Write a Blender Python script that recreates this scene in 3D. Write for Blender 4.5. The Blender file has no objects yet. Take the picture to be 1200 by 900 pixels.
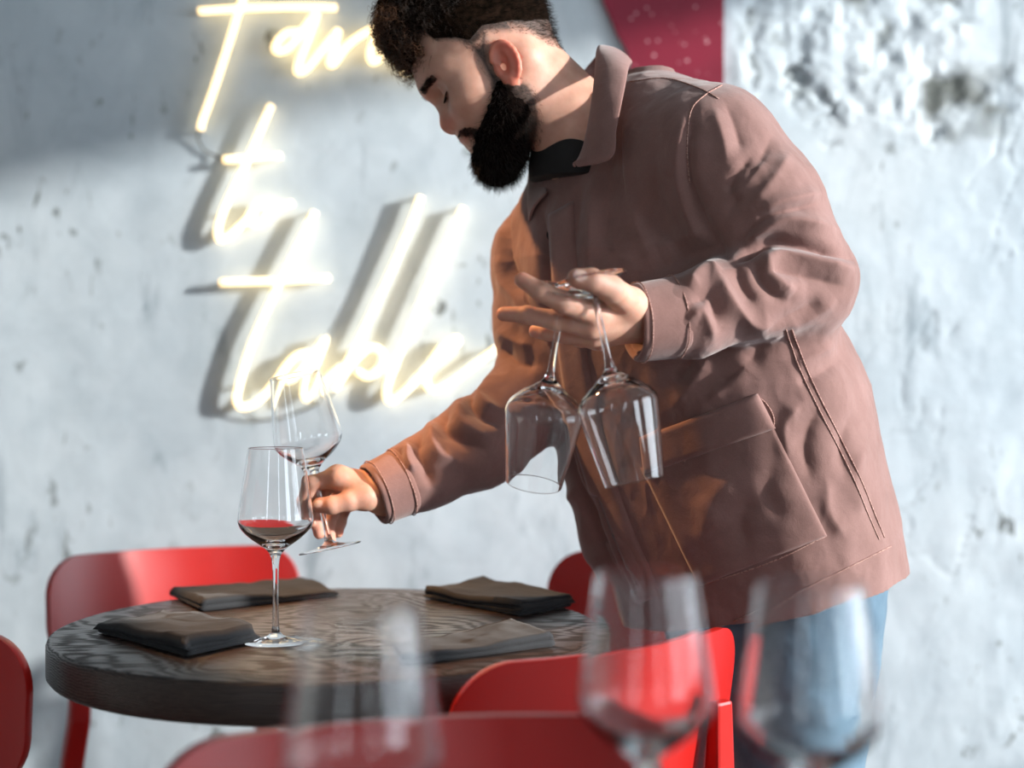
import bpy, math, random
import numpy as np
from mathutils import Vector, Matrix
import openvdb as vdb

random.seed(7)
rng = np.random.default_rng(11)
C = bpy.context.scene.collection
sc = bpy.context.scene

# ------------------------------------------------------------------ camera
F_PX, CAM_Z = 1667.0, 1.05
cam = bpy.data.cameras.new('camera'); cam.sensor_width = 36.0; cam.lens = 36.0 * F_PX / 1200.0
cam.dof.use_dof = True; cam.dof.focus_distance = 1.70; cam.dof.aperture_fstop = 2.1
cam.clip_start = 0.02
cam_o = bpy.data.objects.new('camera', cam); C.objects.link(cam_o)
cam_o.location = (0, 0, CAM_Z); cam_o.rotation_euler = (math.pi / 2, 0, 0)
sc.camera = cam_o

# ------------------------------------------------------------------ world and lights
w = bpy.data.worlds.new('sky'); sc.world = w; w.use_nodes = True
bg = w.node_tree.nodes['Background']; bg.inputs[0].default_value = (0.80, 0.90, 1.0, 1); bg.inputs[1].default_value = 8.3

def lamp(name, kind, loc, aim, energy, color, **kw):
    l = bpy.data.lights.new(name, kind); l.energy = energy; l.color = color
    for k, v in kw.items(): setattr(l, k, v)
    o = bpy.data.objects.new(name, l); C.objects.link(o); o.location = loc
    o.rotation_euler = (Vector(aim) - Vector(loc)).to_track_quat('-Z', 'Y').to_euler()
    return o
SUN = Vector((-1.0, 0.36, -0.24))
lamp('sun', 'SUN', (4, -1, 3), Vector((4, -1, 3)) + SUN, 6.8, (1.0, 0.97, 0.93), angle=math.radians(1.6))
# added warm spot without a fixture, for the orange light on sleeve and table
lamp('added_warm_spot', 'SPOT', (-1.02, 2.22, 2.50), (-0.13, 1.88, 0.98), 190, (1.0, 0.50, 0.20),
     spot_size=math.radians(27), spot_blend=0.25, shadow_soft_size=0.025)
# second added spot, narrower, put in to brighten the reaching hand and place setting
lamp('added_warm_spot', 'SPOT', (-0.62, 1.20, 2.70), (-0.21, 1.82, 0.90), 130, (1.0, 0.50, 0.20),
     spot_size=math.radians(10.5), spot_blend=0.35, shadow_soft_size=0.02)

# ------------------------------------------------------------------ exposure
vs = sc.view_settings
vs.view_transform = 'Standard'; vs.look = 'None'; vs.gamma = 1.0; vs.exposure = 0.12; vs.use_curve_mapping = False
cy = sc.cycles
cy.use_denoising = True
cy.max_bounces = 14; cy.transmission_bounces = 12; cy.transparent_max_bounces = 16; cy.diffuse_bounces = 4; cy.glossy_bounces = 6
cy.caustics_refractive = True; cy.caustics_reflective = False; cy.blur_glossy = 0.6
cy.sample_clamp_indirect = 4.0

# ------------------------------------------------------------------ helpers
def P(px, py, Y):
    return np.array([(px - 600.0) / F_PX * Y, Y, CAM_Z - (py - 450.0) / F_PX * Y])
def unit(v):
    v = np.asarray(v, float); return v / (np.linalg.norm(v) + 1e-12)
def wloc(o):
    v = Vector((0, 0, 0))
    while o is not None: v = v + o.location; o = o.parent
    return v
def obj(name, verts, faces, mat=None, parent=None, world=True, smooth=True):
    me = bpy.data.meshes.new(name)
    v = np.asarray(verts, dtype=np.float32)
    if parent is not None and world: v = v - np.array(wloc(parent), dtype=np.float32)
    if isinstance(faces, np.ndarray):
        n, k = faces.shape
        me.vertices.add(len(v)); me.vertices.foreach_set('co', v.ravel())
        me.loops.add(n * k); me.loops.foreach_set('vertex_index', faces.astype(np.int32).ravel())
        me.polygons.add(n); me.polygons.foreach_set('loop_start', np.arange(0, n * k, k, dtype=np.int32))
        me.update(calc_edges=True)
    else:
        me.from_pydata(v.tolist(), [], faces)
    me.polygons.foreach_set('use_smooth', [smooth] * len(me.polygons))
    me.update()
    if mat: me.materials.append(mat)
    o = bpy.data.objects.new(name, me); C.objects.link(o)
    if parent is not None: o.parent = parent
    return o
def tag(o, label=None, cat=None, group=None, kind=None):
    for k, v in (('label', label), ('category', cat), ('group', group), ('kind', kind)):
        if v: o[k] = v
    return o
def thing(name, label, cat, loc=(0, 0, 0), rotz=0.0, group=None):
    o = bpy.data.objects.new(name, None); C.objects.link(o)
    o.location = loc; o.rotation_euler = (0, 0, rotz); o.empty_display_size = 0.05
    return tag(o, label, cat, group)
def dup(root, label):
    r = root.copy(); C.objects.link(r); r['label'] = label
    for ch in list(root.children):
        c = ch.copy(); C.objects.link(c); c.parent = r
        for g in list(ch.children):
            d = g.copy(); C.objects.link(d); d.parent = c
    return r
def catmull(pts, n):
    p = np.asarray(pts, float); m = len(p)
    q = np.vstack([2 * p[0] - p[1], p, 2 * p[-1] - p[-2]])
    out = []
    for i in range(m - 1):
        a, b, c, d = q[i], q[i + 1], q[i + 2], q[i + 3]
        for t in np.arange(n) / n:
            out.append(0.5 * ((2 * b) + (c - a) * t + (2 * a - 5 * b + 4 * c - d) * t ** 2 + (3 * b - a - 3 * c + d) * t ** 3))
    out.append(p[-1])
    return np.array(out)
def tube(pts, r, seg=10, cap=True):
    p = np.asarray(pts, float); n = len(p); rr = np.broadcast_to(np.asarray(r, float), (n,))
    t = np.gradient(p, axis=0); t /= np.linalg.norm(t, axis=1)[:, None] + 1e-12
    ref = np.array([0.0, 1.0, 0.0]) if abs(t[0][1]) < 0.9 else np.array([1.0, 0, 0])
    V = []; u = np.cross(t[0], ref); u /= np.linalg.norm(u)
    for i in range(n):
        u = u - t[i] * np.dot(u, t[i]); u /= np.linalg.norm(u); b = np.cross(t[i], u)
        for k in range(seg):
            a = 2 * math.pi * k / seg
            V.append(p[i] + rr[i] * (math.cos(a) * u + math.sin(a) * b))
    Fc = [[i * seg + k, i * seg + (k + 1) % seg, (i + 1) * seg + (k + 1) % seg, (i + 1) * seg + k] for i in range(n - 1) for k in range(seg)]
    if cap:
        Fc.append(list(range(seg))[::-1]); Fc.append([(n - 1) * seg + k for k in range(seg)])
    return V, Fc
def join(parts):
    V, Fc = [], []
    for v, f in parts:
        b = len(V); V += list(v); Fc += [[i + b for i in q] for q in f]
    return V, Fc
def box(c, s, rz=0.0):
    x, y, z = np.array(s) / 2.0; cs, sn = math.cos(rz), math.sin(rz)
    V = [(c[0] + a * x * cs - b * y * sn, c[1] + a * x * sn + b * y * cs, c[2] + d * z) for a in (-1, 1) for b in (-1, 1) for d in (-1, 1)]
    return V, [[0, 1, 3, 2], [4, 6, 7, 5], [0, 4, 5, 1], [2, 3, 7, 6], [0, 2, 6, 4], [1, 5, 7, 3]]
def lathe(prof, seg=64):
    V = []; n = len(prof)
    for r, z in prof:
        for k in range(seg):
            a = 2 * math.pi * k / seg; V.append((r * math.cos(a), r * math.sin(a), z))
    Fc = [[i * seg + k, i * seg + (k + 1) % seg, (i + 1) * seg + (k + 1) % seg, (i + 1) * seg + k] for i in range(n - 1) for k in range(seg)]
    return V, Fc
def bevel(o, wd, seg=2, angle=40):
    m = o.modifiers.new('bevel', 'BEVEL'); m.width = wd; m.segments = seg; m.limit_method = 'ANGLE'; m.angle_limit = math.radians(angle)
    return o

# value noise on numpy arrays
_T = np.random.default_rng(5).random(65536).astype(np.float32) * 2 - 1
def vnoise(x, y, z, seed=0):
    xi, yi, zi = np.floor(x).astype(np.int64), np.floor(y).astype(np.int64), np.floor(z).astype(np.int64)
    fx, fy, fz = x - xi, y - yi, z - zi
    fx, fy, fz = [f * f * (3 - 2 * f) for f in (fx, fy, fz)]
    def h(a, b, c): return _T[(a * 73856093 ^ b * 19349663 ^ c * 83492791 ^ (seed * 2654435)) & 65535]
    r = 0
    for a in (0, 1):
        for b in (0, 1):
            for c in (0, 1):
                wgt = (fx if a else 1 - fx) * (fy if b else 1 - fy) * (fz if c else 1 - fz)
                r = r + wgt * h(xi + a, yi + b, zi + c)
    return r
def fbm(x, y, z, o=4, seed=0):
    r = 0; a = 1.0
    for i in range(o):
        r = r + a * vnoise(x, y, z, seed + i); x, y, z = x * 2.03, y * 2.03, z * 2.03; a *= 0.5
    return r

# signed-distance volume
class Vol:
    def __init__(s, lo, hi, h):
        s.h = h; s.lo = np.array(lo, float); s.n = np.ceil((np.array(hi) - s.lo) / h).astype(int) + 1
        s.a = np.full(s.n, 1.0, np.float32)
    def _sl(s, lo, hi):
        i0 = np.clip(np.floor((np.array(lo) - s.lo) / s.h).astype(int), 0, s.n); i1 = np.clip(np.ceil((np.array(hi) - s.lo) / s.h).astype(int) + 1, 0, s.n)
        sl = tuple(slice(a, b) for a, b in zip(i0, i1))
        ax = [(s.lo[k] + s.h * np.arange(i0[k], i1[k])).astype(np.float32) for k in range(3)]
        return sl, ax[0][:, None, None], ax[1][None, :, None], ax[2][None, None, :]
    def add(s, f, lo, hi, k=0.0):
        sl, x, y, z = s._sl(lo, hi); a = s.a[sl]
        if a.size == 0: return
        d = f(x, y, z).astype(np.float32)
        if k > 0:
            g = np.maximum(k - np.abs(a - d), 0) / k; s.a[sl] = np.minimum(a, d) - g * g * k * 0.25
        else: s.a[sl] = np.minimum(a, d)
    def cut(s, f, lo, hi, k=0.0):
        sl, x, y, z = s._sl(lo, hi); a = s.a[sl]
        if a.size == 0: return
        d = -f(x, y, z).astype(np.float32)
        if k > 0:
            g = np.maximum(k - np.abs(a - d), 0) / k; s.a[sl] = np.maximum(a, d) + g * g * k * 0.25
        else: s.a[sl] = np.maximum(a, d)
    def cone(s, p, q, r1, r2, k=0.0, op='add', pad=0.03):
        p = np.asarray(p, float); q = np.asarray(q, float); R = max(r1, r2) + pad + k
        f = rcone(p, q, r1, r2); getattr(s, op)(f, np.minimum(p, q) - R, np.maximum(p, q) + R, k)
    def chain(s, pts, rad, k=0.0, kin=0.004, op='add'):
        pts = [np.asarray(p, float) for p in pts]; R = max(rad) + 0.02
        def f(x, y, z):
            d = None
            for i in range(len(pts) - 1):
                e = rcone(pts[i], pts[i + 1], rad[i], rad[i + 1])(x, y, z)
                d = e if d is None else smin(d, e, kin)
            return d
        getattr(s, op)(f, np.min(pts, 0) - R, np.max(pts, 0) + R, k)
    def mesh(s):
        b = 3 * s.h
        g = vdb.FloatGrid(b); g.copyFromArray(np.clip(s.a, -b, b)); p, q = g.convertToQuads(0.0)
        return s.lo + p.astype(np.float64) * s.h, q.astype(np.int32)
def smin(a, b, k):
    g = np.maximum(k - np.abs(a - b), 0) / k; return np.minimum(a, b) - g * g * k * 0.25
def rcone(p, q, r1, r2):
    p = np.asarray(p, float); d = np.asarray(q, float) - p; L2 = float(d @ d) + 1e-12
    def f(x, y, z):
        t = np.clip(((x - p[0]) * d[0] + (y - p[1]) * d[1] + (z - p[2]) * d[2]) / L2, 0, 1)
        return np.sqrt((x - p[0] - t * d[0]) ** 2 + (y - p[1] - t * d[1]) ** 2 + (z - p[2] - t * d[2]) ** 2) - (r1 + (r2 - r1) * t)
    return f
def ellip(c, r, M=np.eye(3)):
    # M rows are the ellipsoid's axes in world space
    c = np.asarray(c, float); R = max(r)
    def f(x, y, z):
        X, Y, Z = x - c[0], y - c[1], z - c[2]
        q = [M[i][0] * X + M[i][1] * Y + M[i][2] * Z for i in range(3)]
        k0 = np.sqrt(sum((q[i] / r[i]) ** 2 for i in range(3))); k1 = np.sqrt(sum((q[i] / r[i] ** 2) ** 2 for i in range(3))) + 1e-9
        return k0 * (k0 - 1) / k1
    return f, c - R - 0.03, c + R + 0.03

# ------------------------------------------------------------------ materials
def mat(name, color, rough=0.5, **kw):
    m = bpy.data.materials.new(name); m.use_nodes = True; b = m.node_tree.nodes['Principled BSDF']
    b.inputs['Base Color'].default_value = (*color, 1); b.inputs['Roughness'].default_value = rough
    for k, v in kw.items(): b.inputs[k.replace('_', ' ')].default_value = v
    return m
class NT:
    def __init__(s, m): s.t = m.node_tree; s.b = s.t.nodes.get('Principled BSDF')
    def n(s, kind, **kw):
        x = s.t.nodes.new('ShaderNode' + kind)
        for k, v in kw.items():
            if k in x.inputs: x.inputs[k].default_value = v
            else: setattr(x, k, v)
        return x
    def l(s, a, b): s.t.links.new(a, b)
    def ramp(s, src, stops):
        r = s.n('ValToRGB'); e = r.color_ramp.elements
        while len(e) < len(stops): e.new(0.5)
        for i, (p, c) in enumerate(stops): e[i].position = p; e[i].color = (*c, 1) if len(c) == 3 else c
        s.l(src, r.inputs[0]); return r.outputs[0]
    def coords(s, scale=(1, 1, 1), rot=(0, 0, 0), kind='Object'):
        c = s.n('TexCoord'); m = s.n('Mapping'); m.inputs['Scale'].default_value = scale; m.inputs['Rotation'].default_value = rot
        s.l(c.outputs[kind], m.inputs[0]); return m.outputs[0]
    def noise(s, vec, scale, detail=4, rough=0.5, dist=0.0):
        n = s.n('TexNoise'); n.inputs['Scale'].default_value = scale; n.inputs['Detail'].default_value = detail
        n.inputs['Roughness'].default_value = rough; n.inputs['Distortion'].default_value = dist
        if vec is not None: s.l(vec, n.inputs['Vector'])
        return n.outputs[0]
    def mix(s, fac, a, b, mode='MIX'):
        m = s.n('Mix', data_type='RGBA', blend_type=mode)
        for v, i in ((fac, 0), (a, 6), (b, 7)):
            if hasattr(v, 'is_output'): s.l(v, m.inputs[i])
            elif i == 0: m.inputs[0].default_value = v
            else: m.inputs[i].default_value = (*v, 1)
        return m.outputs[2]
    def math(s, op, a, b=0.0):
        m = s.n('Math', operation=op)
        for v, i in ((a, 0), (b, 1)):
            if hasattr(v, 'is_output'): s.l(v, m.inputs[i])
            else: m.inputs[i].default_value = v
        return m.outputs[0]
    def bump(s, h, strength=0.3, dist=0.001, prev=None):
        b = s.n('Bump'); b.inputs['Strength'].default_value = strength; b.inputs['Distance'].default_value = dist
        s.l(h, b.inputs['Height'])
        if prev is not None: s.l(prev, b.inputs['Normal'])
        return b.outputs[0]

def wall_material():
    m = mat('plaster', (0.7, 0.76, 0.79), 0.75); t = NT(m)
    co = t.coords()
    big = t.noise(co, 1.6, 5, 0.6); mid = t.noise(co, 9, 6, 0.65, 0.6)
    col = t.ramp(big, [(0.3, (0.45, 0.525, 0.575)), (0.55, (0.545, 0.615, 0.655)), (0.75, (0.62, 0.67, 0.69))])
    veil = t.ramp(mid, [(0.35, (0.82, 0.84, 0.85)), (0.6, (1, 1, 1))])
    col = t.mix(0.75, col, veil, 'MULTIPLY')
    # diagonal marbling streaks
    cs = t.coords((9, 9, 2.2), (0, math.radians(-38), 0)); st = t.noise(cs, 1.3, 7, 0.7, 0.8)
    stain = t.ramp(st, [(0.30, (0.42, 0.46, 0.49)), (0.42, (1, 1, 1))])
    col = t.mix(0.75, col, stain, 'MULTIPLY')
    # small dark pits and specks
    c2 = t.coords((16, 16, 8), (0, math.radians(55), 0)); sp = t.noise(c2, 1.7, 3, 0.6, 0.4)
    gate = t.ramp(t.noise(co, 2.3, 2), [(0.42, (0, 0, 0)), (0.6, (1, 1, 1))])
    speck = t.ramp(sp, [(0.31, (1, 1, 1)), (0.37, (0, 0, 0))])
    fac = t.math('MULTIPLY', speck, gate)
    col = t.mix(fac, col, (0.16, 0.18, 0.18))
    # cavities of the broken plaster are coloured darker
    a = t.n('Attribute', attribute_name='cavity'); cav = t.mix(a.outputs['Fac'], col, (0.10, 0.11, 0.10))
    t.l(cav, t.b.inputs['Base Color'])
    h = t.noise(co, 30, 8, 0.65); t.l(t.bump(h, 0.35, 0.004), t.b.inputs['Normal'])
    return m
M_WALL = wall_material()
M_PLAIN = mat('painted_plaster', (0.42, 0.42, 0.41), 0.85)
t = NT(M_PLAIN); t.l(t.ramp(t.noise(t.coords(), 3, 5), [(0.3, (0.36, 0.36, 0.35)), (0.7, (0.45, 0.45, 0.44))]), t.b.inputs['Base Color'])
M_FLOOR = mat('concrete_floor', (0.25, 0.24, 0.23), 0.6)
t = NT(M_FLOOR); t.l(t.ramp(t.noise(t.coords(), 4, 7, 0.6), [(0.3, (0.2, 0.19, 0.18)), (0.7, (0.31, 0.3, 0.28))]), t.b.inputs['Base Color'])
M_FRAME = mat('window_paint', (0.08, 0.08, 0.085), 0.45)
t = NT(M_FRAME); t.l(t.bump(t.noise(t.coords(), 60, 3), 0.1, 0.001), t.b.inputs['Normal'])

def red_material():
    m = mat('red_lacquer', (0.40, 0.012, 0.010), 0.30); t = NT(m); co = t.coords()
    t.l(t.ramp(t.noise(co, 6, 3), [(0.3, (0.37, 0.011, 0.009)), (0.7, (0.42, 0.013, 0.010))]), t.b.inputs['Base Color'])
    t.l(t.bump(t.noise(co, 420, 2), 0.06, 0.0006), t.b.inputs['Normal']); return m
M_RED = red_material()

def wood_material():
    m = mat('dark_stained_oak', (0.03, 0.02, 0.016), 0.38); t = NT(m)
    co = t.coords((1.0, 1.0, 1.0), (0, 0, math.radians(62)))
    warp = t.noise(co, 3.2, 3, 0.5)
    c2 = t.coords((20, 190, 190), (0, 0, math.radians(62)))
    addv = t.n('VectorMath', operation='ADD'); sc_ = t.n('VectorMath', operation='SCALE'); sc_.inputs['Scale'].default_value = 9.0
    nz = t.n('TexNoise'); nz.inputs['Scale'].default_value = 5.0; nz.inputs['Detail'].default_value = 2.0; t.l(co, nz.inputs['Vector'])
    t.l(nz.outputs[1], sc_.inputs[0]); t.l(c2, addv.inputs[0]); t.l(sc_.outputs[0], addv.inputs[1])
    g = t.noise(addv.outputs[0], 1.6, 4, 0.6)
    wv = t.n('TexWave', wave_type='RINGS', rings_direction='X'); wv.inputs['Scale'].default_value = 0.55; wv.inputs['Distortion'].default_value = 5.0; wv.inputs['Detail'].default_value = 3
    t.l(addv.outputs[0], wv.inputs['Vector'])
    mixg = t.math('ADD', t.math('MULTIPLY', g, 0.55), t.math('MULTIPLY', wv.outputs[1], 0.45))
    t.l(t.ramp(mixg, [(0.3, (0.014, 0.009, 0.008)), (0.5, (0.036, 0.022, 0.017)), (0.75, (0.055, 0.034, 0.025))]), t.b.inputs['Base Color'])
    t.l(t.ramp(mixg, [(0.3, (0.6, 0.6, 0.6)), (0.6, (0.3, 0.3, 0.3))]), t.b.inputs['Roughness'])
    t.l(t.bump(mixg, 0.55, 0.0012), t.b.inputs['Normal']); return m
M_WOOD = wood_material()

def cloth_material(name, c0, c1, weave=900, bump=0.25, rough=0.9):
    m = mat(name, c1, rough, Sheen_Weight=0.25, Sheen_Roughness=0.5); t = NT(m); co = t.coords()
    base = t.ramp(t.noise(co, 14, 5, 0.6), [(0.3, c0), (0.7, c1)])
    fine = t.ramp(t.noise(co, weave, 2), [(0.3, (0.82, 0.82, 0.82)), (0.7, (1, 1, 1))])
    t.l(t.mix(0.8, base, fine, 'MULTIPLY'), t.b.inputs['Base Color'])
    cw = t.coords((1, 1, 1), (0.3, 0.5, 0.4))
    h = t.noise(cw, weave, 2)
    wr = t.noise(co, 38, 4, 0.55, 0.5)
    n1 = t.bump(wr, 0.28, 0.004); t.l(t.bump(h, bump, 0.0006, n1), t.b.inputs['Normal']); return m
M_JACKET = cloth_material('faded_brown_cotton', (0.200, 0.102, 0.086), (0.268, 0.146, 0.128))
M_JACKET2 = cloth_material('faded_brown_cotton_trim', (0.215, 0.110, 0.093), (0.285, 0.156, 0.137))
M_STITCH = mat('pale_thread', (0.50, 0.30, 0.26), 0.9); t = NT(M_STITCH)
t.l(t.ramp(t.noise(t.coords(), 700, 1), [(0.4, (0.20, 0.09, 0.075)), (0.6, (0.52, 0.32, 0.27))]), t.b.inputs['Base Color'])
M_DENIM = cloth_material('washed_denim', (0.055, 0.115, 0.175), (0.11, 0.195, 0.265), 1100, 0.35)
M_NAPKIN = cloth_material('charcoal_linen', (0.014, 0.015, 0.017), (0.026, 0.028, 0.031), 1000, 0.35)
M_NAPKIN.node_tree.nodes['Principled BSDF'].inputs['Sheen Weight'].default_value = 0.06
M_SHIRT = cloth_material('black_cotton', (0.006, 0.006, 0.006), (0.011, 0.010, 0.010))
M_SHIRT.node_tree.nodes['Principled BSDF'].inputs['Sheen Weight'].default_value = 0.0
M_SHOE = mat('black_leather', (0.02, 0.02, 0.02), 0.4); t = NT(M_SHOE); t.l(t.bump(t.noise(t.coords(), 90, 3), 0.1, 0.001), t.b.inputs['Normal'])

def skin_material():
    m = mat('skin', (0.55, 0.30, 0.21), 0.56, Subsurface_Weight=0.35, Subsurface_Scale=0.014); t = NT(m)
    t.b.inputs['Subsurface Radius'].default_value = (1.0, 0.32, 0.18)
    co = t.coords()
    base = t.ramp(t.noise(co, 55, 4), [(0.3, (0.53, 0.275, 0.195)), (0.7, (0.63, 0.36, 0.265))])
    a = t.n('Attribute', attribute_name='stubble'); grain = t.noise(co, 900, 2)
    f = t.math('MULTIPLY', a.outputs['Fac'], t.ramp(grain, [(0.2, (0.75, 0.75, 0.75)), (0.75, (1, 1, 1))]))
    col = t.mix(f, base, (0.018, 0.012, 0.009))
    b2 = t.n('Attribute', attribute_name='flush_ear_glow'); col = t.mix(b2.outputs['Fac'], col, (0.62, 0.17, 0.11))
    b3 = t.n('Attribute', attribute_name='nail'); col = t.mix(b3.outputs['Fac'], col, (0.80, 0.55, 0.47))
    t.l(col, t.b.inputs['Base Color'])
    t.l(t.bump(t.noise(co, 420, 4), 0.18, 0.0008), t.b.inputs['Normal']); return m
M_SKIN = skin_material()
def hair_material(name, c0, c1):
    m = mat(name, c1, 0.55, Specular_IOR_Level=0.25); t = NT(m)
    t.l(t.ramp(t.noise(t.coords(), 60, 2), [(0.3, c0), (0.7, c1)]), t.b.inputs['Base Color']); return m
M_HAIR = hair_material('dark_brown_hair', (0.008, 0.005, 0.004), (0.028, 0.015, 0.009))
M_CURL = hair_material('warm_lit_front_curls', (0.020, 0.010, 0.006), (0.095, 0.042, 0.020))  # same dark hair; warm light on the front curls is painted into the colour
M_BEARD = hair_material('black_brown_beard', (0.006, 0.004, 0.003), (0.016, 0.010, 0.007))
def bulk_material(name, c0, c1):
    m = mat(name, c1, 1.0, Specular_IOR_Level=0.0); t = NT(m)
    t.l(t.ramp(t.noise(t.coords(), 120, 3), [(0.35, c0), (0.65, c1)]), t.b.inputs['Base Color']); return m
M_HAIR_BASE = bulk_material('hair_undercoat', (0.004, 0.003, 0.002), (0.016, 0.009, 0.006))
M_BEARD_BASE = bulk_material('beard_undercoat', (0.003, 0.002, 0.002), (0.008, 0.005, 0.004))
M_EYE = mat('eye_white', (0.75, 0.72, 0.70), 0.15); t = NT(M_EYE)
t.l(t.ramp(t.noise(t.coords(), 90, 2), [(0.4, (0.7, 0.66, 0.64)), (0.6, (0.78, 0.75, 0.73))]), t.b.inputs['Base Color'])
M_IRIS = mat('dark_iris', (0.02, 0.012, 0.008), 0.1)
M_GLASS = bpy.data.materials.new('clear_glass'); M_GLASS.use_nodes = True
_b = M_GLASS.node_tree.nodes['Principled BSDF']; _b.inputs['Base Color'].default_value = (1, 1, 1, 1); _b.inputs['Roughness'].default_value = 0.0
_b.inputs['Transmission Weight'].default_value = 1.0; _b.inputs['IOR'].default_value = 1.5
M_NEON = bpy.data.materials.new('warm_white_neon'); M_NEON.use_nodes = True
_b = M_NEON.node_tree.nodes['Principled BSDF']; _b.inputs['Base Color'].default_value = (0.9, 0.85, 0.75, 1)
_b.inputs['Emission Color'].default_value = (1.0, 0.70, 0.33, 1); _b.inputs['Emission Strength'].default_value = 2.5
M_CABLE = mat('grey_cable', (0.12, 0.12, 0.11), 0.5)
M_ACRYL = mat('pale_standoff', (0.7, 0.68, 0.62), 0.4)
def poster_material():
    m = mat('crimson_print', (0.30, 0.008, 0.035), 0.5); t = NT(m); co = t.coords()
    base = t.ramp(t.noise(co, 5, 4), [(0.3, (0.18, 0.005, 0.022)), (0.7, (0.27, 0.010, 0.036))])
    v = t.n('TexVoronoi'); v.inputs['Scale'].default_value = 55; t.l(co, v.inputs['Vector'])
    sp = t.ramp(v.outputs['Distance'], [(0.10, (1, 1, 1)), (0.2, (0, 0, 0))])
    g = t.ramp(t.noise(co, 16, 3), [(0.40, (0, 0, 0)), (0.56, (0.9, 0.9, 0.9))])
    t.l(t.mix(t.math('MULTIPLY', sp, g), base, (0.75, 0.45, 0.48)), t.b.inputs['Base Color']); return m
M_POSTER = poster_material()

# ------------------------------------------------------------------ setting
YW = 2.75
def build_back_wall():
    nx, nz = 470, 330
    xs = np.concatenate([[-3.0], np.linspace(-1.25, 1.25, nx), [3.0]]); zs = np.concatenate([[0.0], np.linspace(0.2, 1.95, nz), [3.0]])
    X, Z = np.meshgrid(xs, zs, indexing='ij')
    U = 600 + X / YW * F_PX; Vv = 450 - (Z - CAM_Z) / YW * F_PX            # only used to find where the rough patch lies on the wall
    edge = 25 * fbm(X * 9, Z * 9, 0 * X, 3, 3)
    rough = np.clip((U - 845) / 25, 0, 1) * np.clip((165 + 0.06 * (U - 850) + edge * 1.6 - Vv) / 45, 0, 1)
    slick = np.clip((U - 1125 + edge) / 30, 0, 1) * np.clip((Vv + 400) / 30, 0, 1) * np.clip((120 - Vv) / 60, 0, 1)
    rough = rough * (1 - slick)
    right = np.clip((U - 950) / 200, 0, 1)
    big = fbm(X * 11, Z * 11, 0 * X, 5, 20); fin = fbm(X * 34, Z * 34, 0 * X, 4, 40)
    cr = 1 - np.abs(fbm(X * 7 + 3, Z * 10, 0 * X, 4, 60)); crack = np.clip((cr - 0.86) / 0.1, 0, 1) * np.clip(fbm(X * 8, Z * 8, 0 * X + 9, 2, 80) * 1.2 + 0.35, 0, 1)
    d = rough * (0.0060 * big + 0.0035 * fin - 0.016 * crack)
    flat = 0.0012 * fbm(X * 6, Z * 6, 0 * X, 3, 90) + 0.0016 * right * fbm(X * 14, Z * 9, 0 * X, 4, 95)
    sc1 = 1 - np.abs(fbm(X * 10 - Z * 3, Z * 5, 0 * X, 3, 120)); scr = np.clip((sc1 - 0.965) / 0.03, 0, 1) * right * (1 - rough) * np.clip(fbm(X * 6, Z * 6, 0 * X, 2, 130) * 2, 0, 1)
    d = d + flat - 0.004 * scr
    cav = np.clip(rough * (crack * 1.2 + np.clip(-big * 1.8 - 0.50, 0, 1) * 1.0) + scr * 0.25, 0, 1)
    d[0] = d[-1] = 0; d[:, 0] = d[:, -1] = 0
    V = np.stack([X, YW - d, Z], -1).reshape(-1, 3); n1, n2 = X.shape
    i = np.arange(n1 - 1)[:, None] * n2 + np.arange(n2 - 1)[None]
    Fq = np.stack([i, i + n2, i + n2 + 1, i + 1], -1).reshape(-1, 4)
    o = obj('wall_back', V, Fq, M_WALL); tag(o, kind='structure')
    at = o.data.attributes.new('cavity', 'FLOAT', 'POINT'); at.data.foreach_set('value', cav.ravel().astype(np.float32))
build_back_wall()
tag(obj('floor', *box((0, -0.1, -0.05), (6.2, 6.0, 0.1)), M_FLOOR, smooth=False), kind='structure')
tag(obj('ceiling', *box((0, -0.1, 3.05), (6.2, 6.0, 0.1)), M_PLAIN, smooth=False), kind='structure')
tag(obj('wall_left', *box((-3.05, -0.1, 1.5), (0.1, 6.0, 3.0)), M_PLAIN, smooth=False), kind='structure')
# right wall with two tall windows, front wall (behind the camera) with one
WH, WS = 2.44, 0.75
def strip_wall(axis, fixed, spans, lo, hi, head=WH, sill=WS):
    parts = []; e = [lo] + [v for s in spans for v in s] + [hi]
    def b(a0, a1, z0, z1):
        c = (fixed, (a0 + a1) / 2, (z0 + z1) / 2) if axis == 'x' else ((a0 + a1) / 2, fixed, (z0 + z1) / 2)
        s = (0.1, a1 - a0, z1 - z0) if axis == 'x' else (a1 - a0, 0.1, z1 - z0)
        parts.append(box(c, s))
    for i in range(0, len(e), 2): b(e[i], e[i + 1], 0, 3)
    for s0, s1 in spans: b(s0, s1, head, 3.0); b(s0, s1, 0, sill)
    return join(parts)
R_SP = [(-1.9, -0.5), (0.4, 2.2)]
F_SP = [(-1.9, -1.5), (1.3, 1.6)]
tag(obj('wall_right', *strip_wall('x', 3.05, R_SP, -3.1, YW + 0.05), M_PLAIN, smooth=False), kind='structure')
tag(obj('wall_front', *strip_wall('y', -3.05, F_SP, -3.1, 3.1), M_PLAIN, smooth=False), kind='structure')
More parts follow.
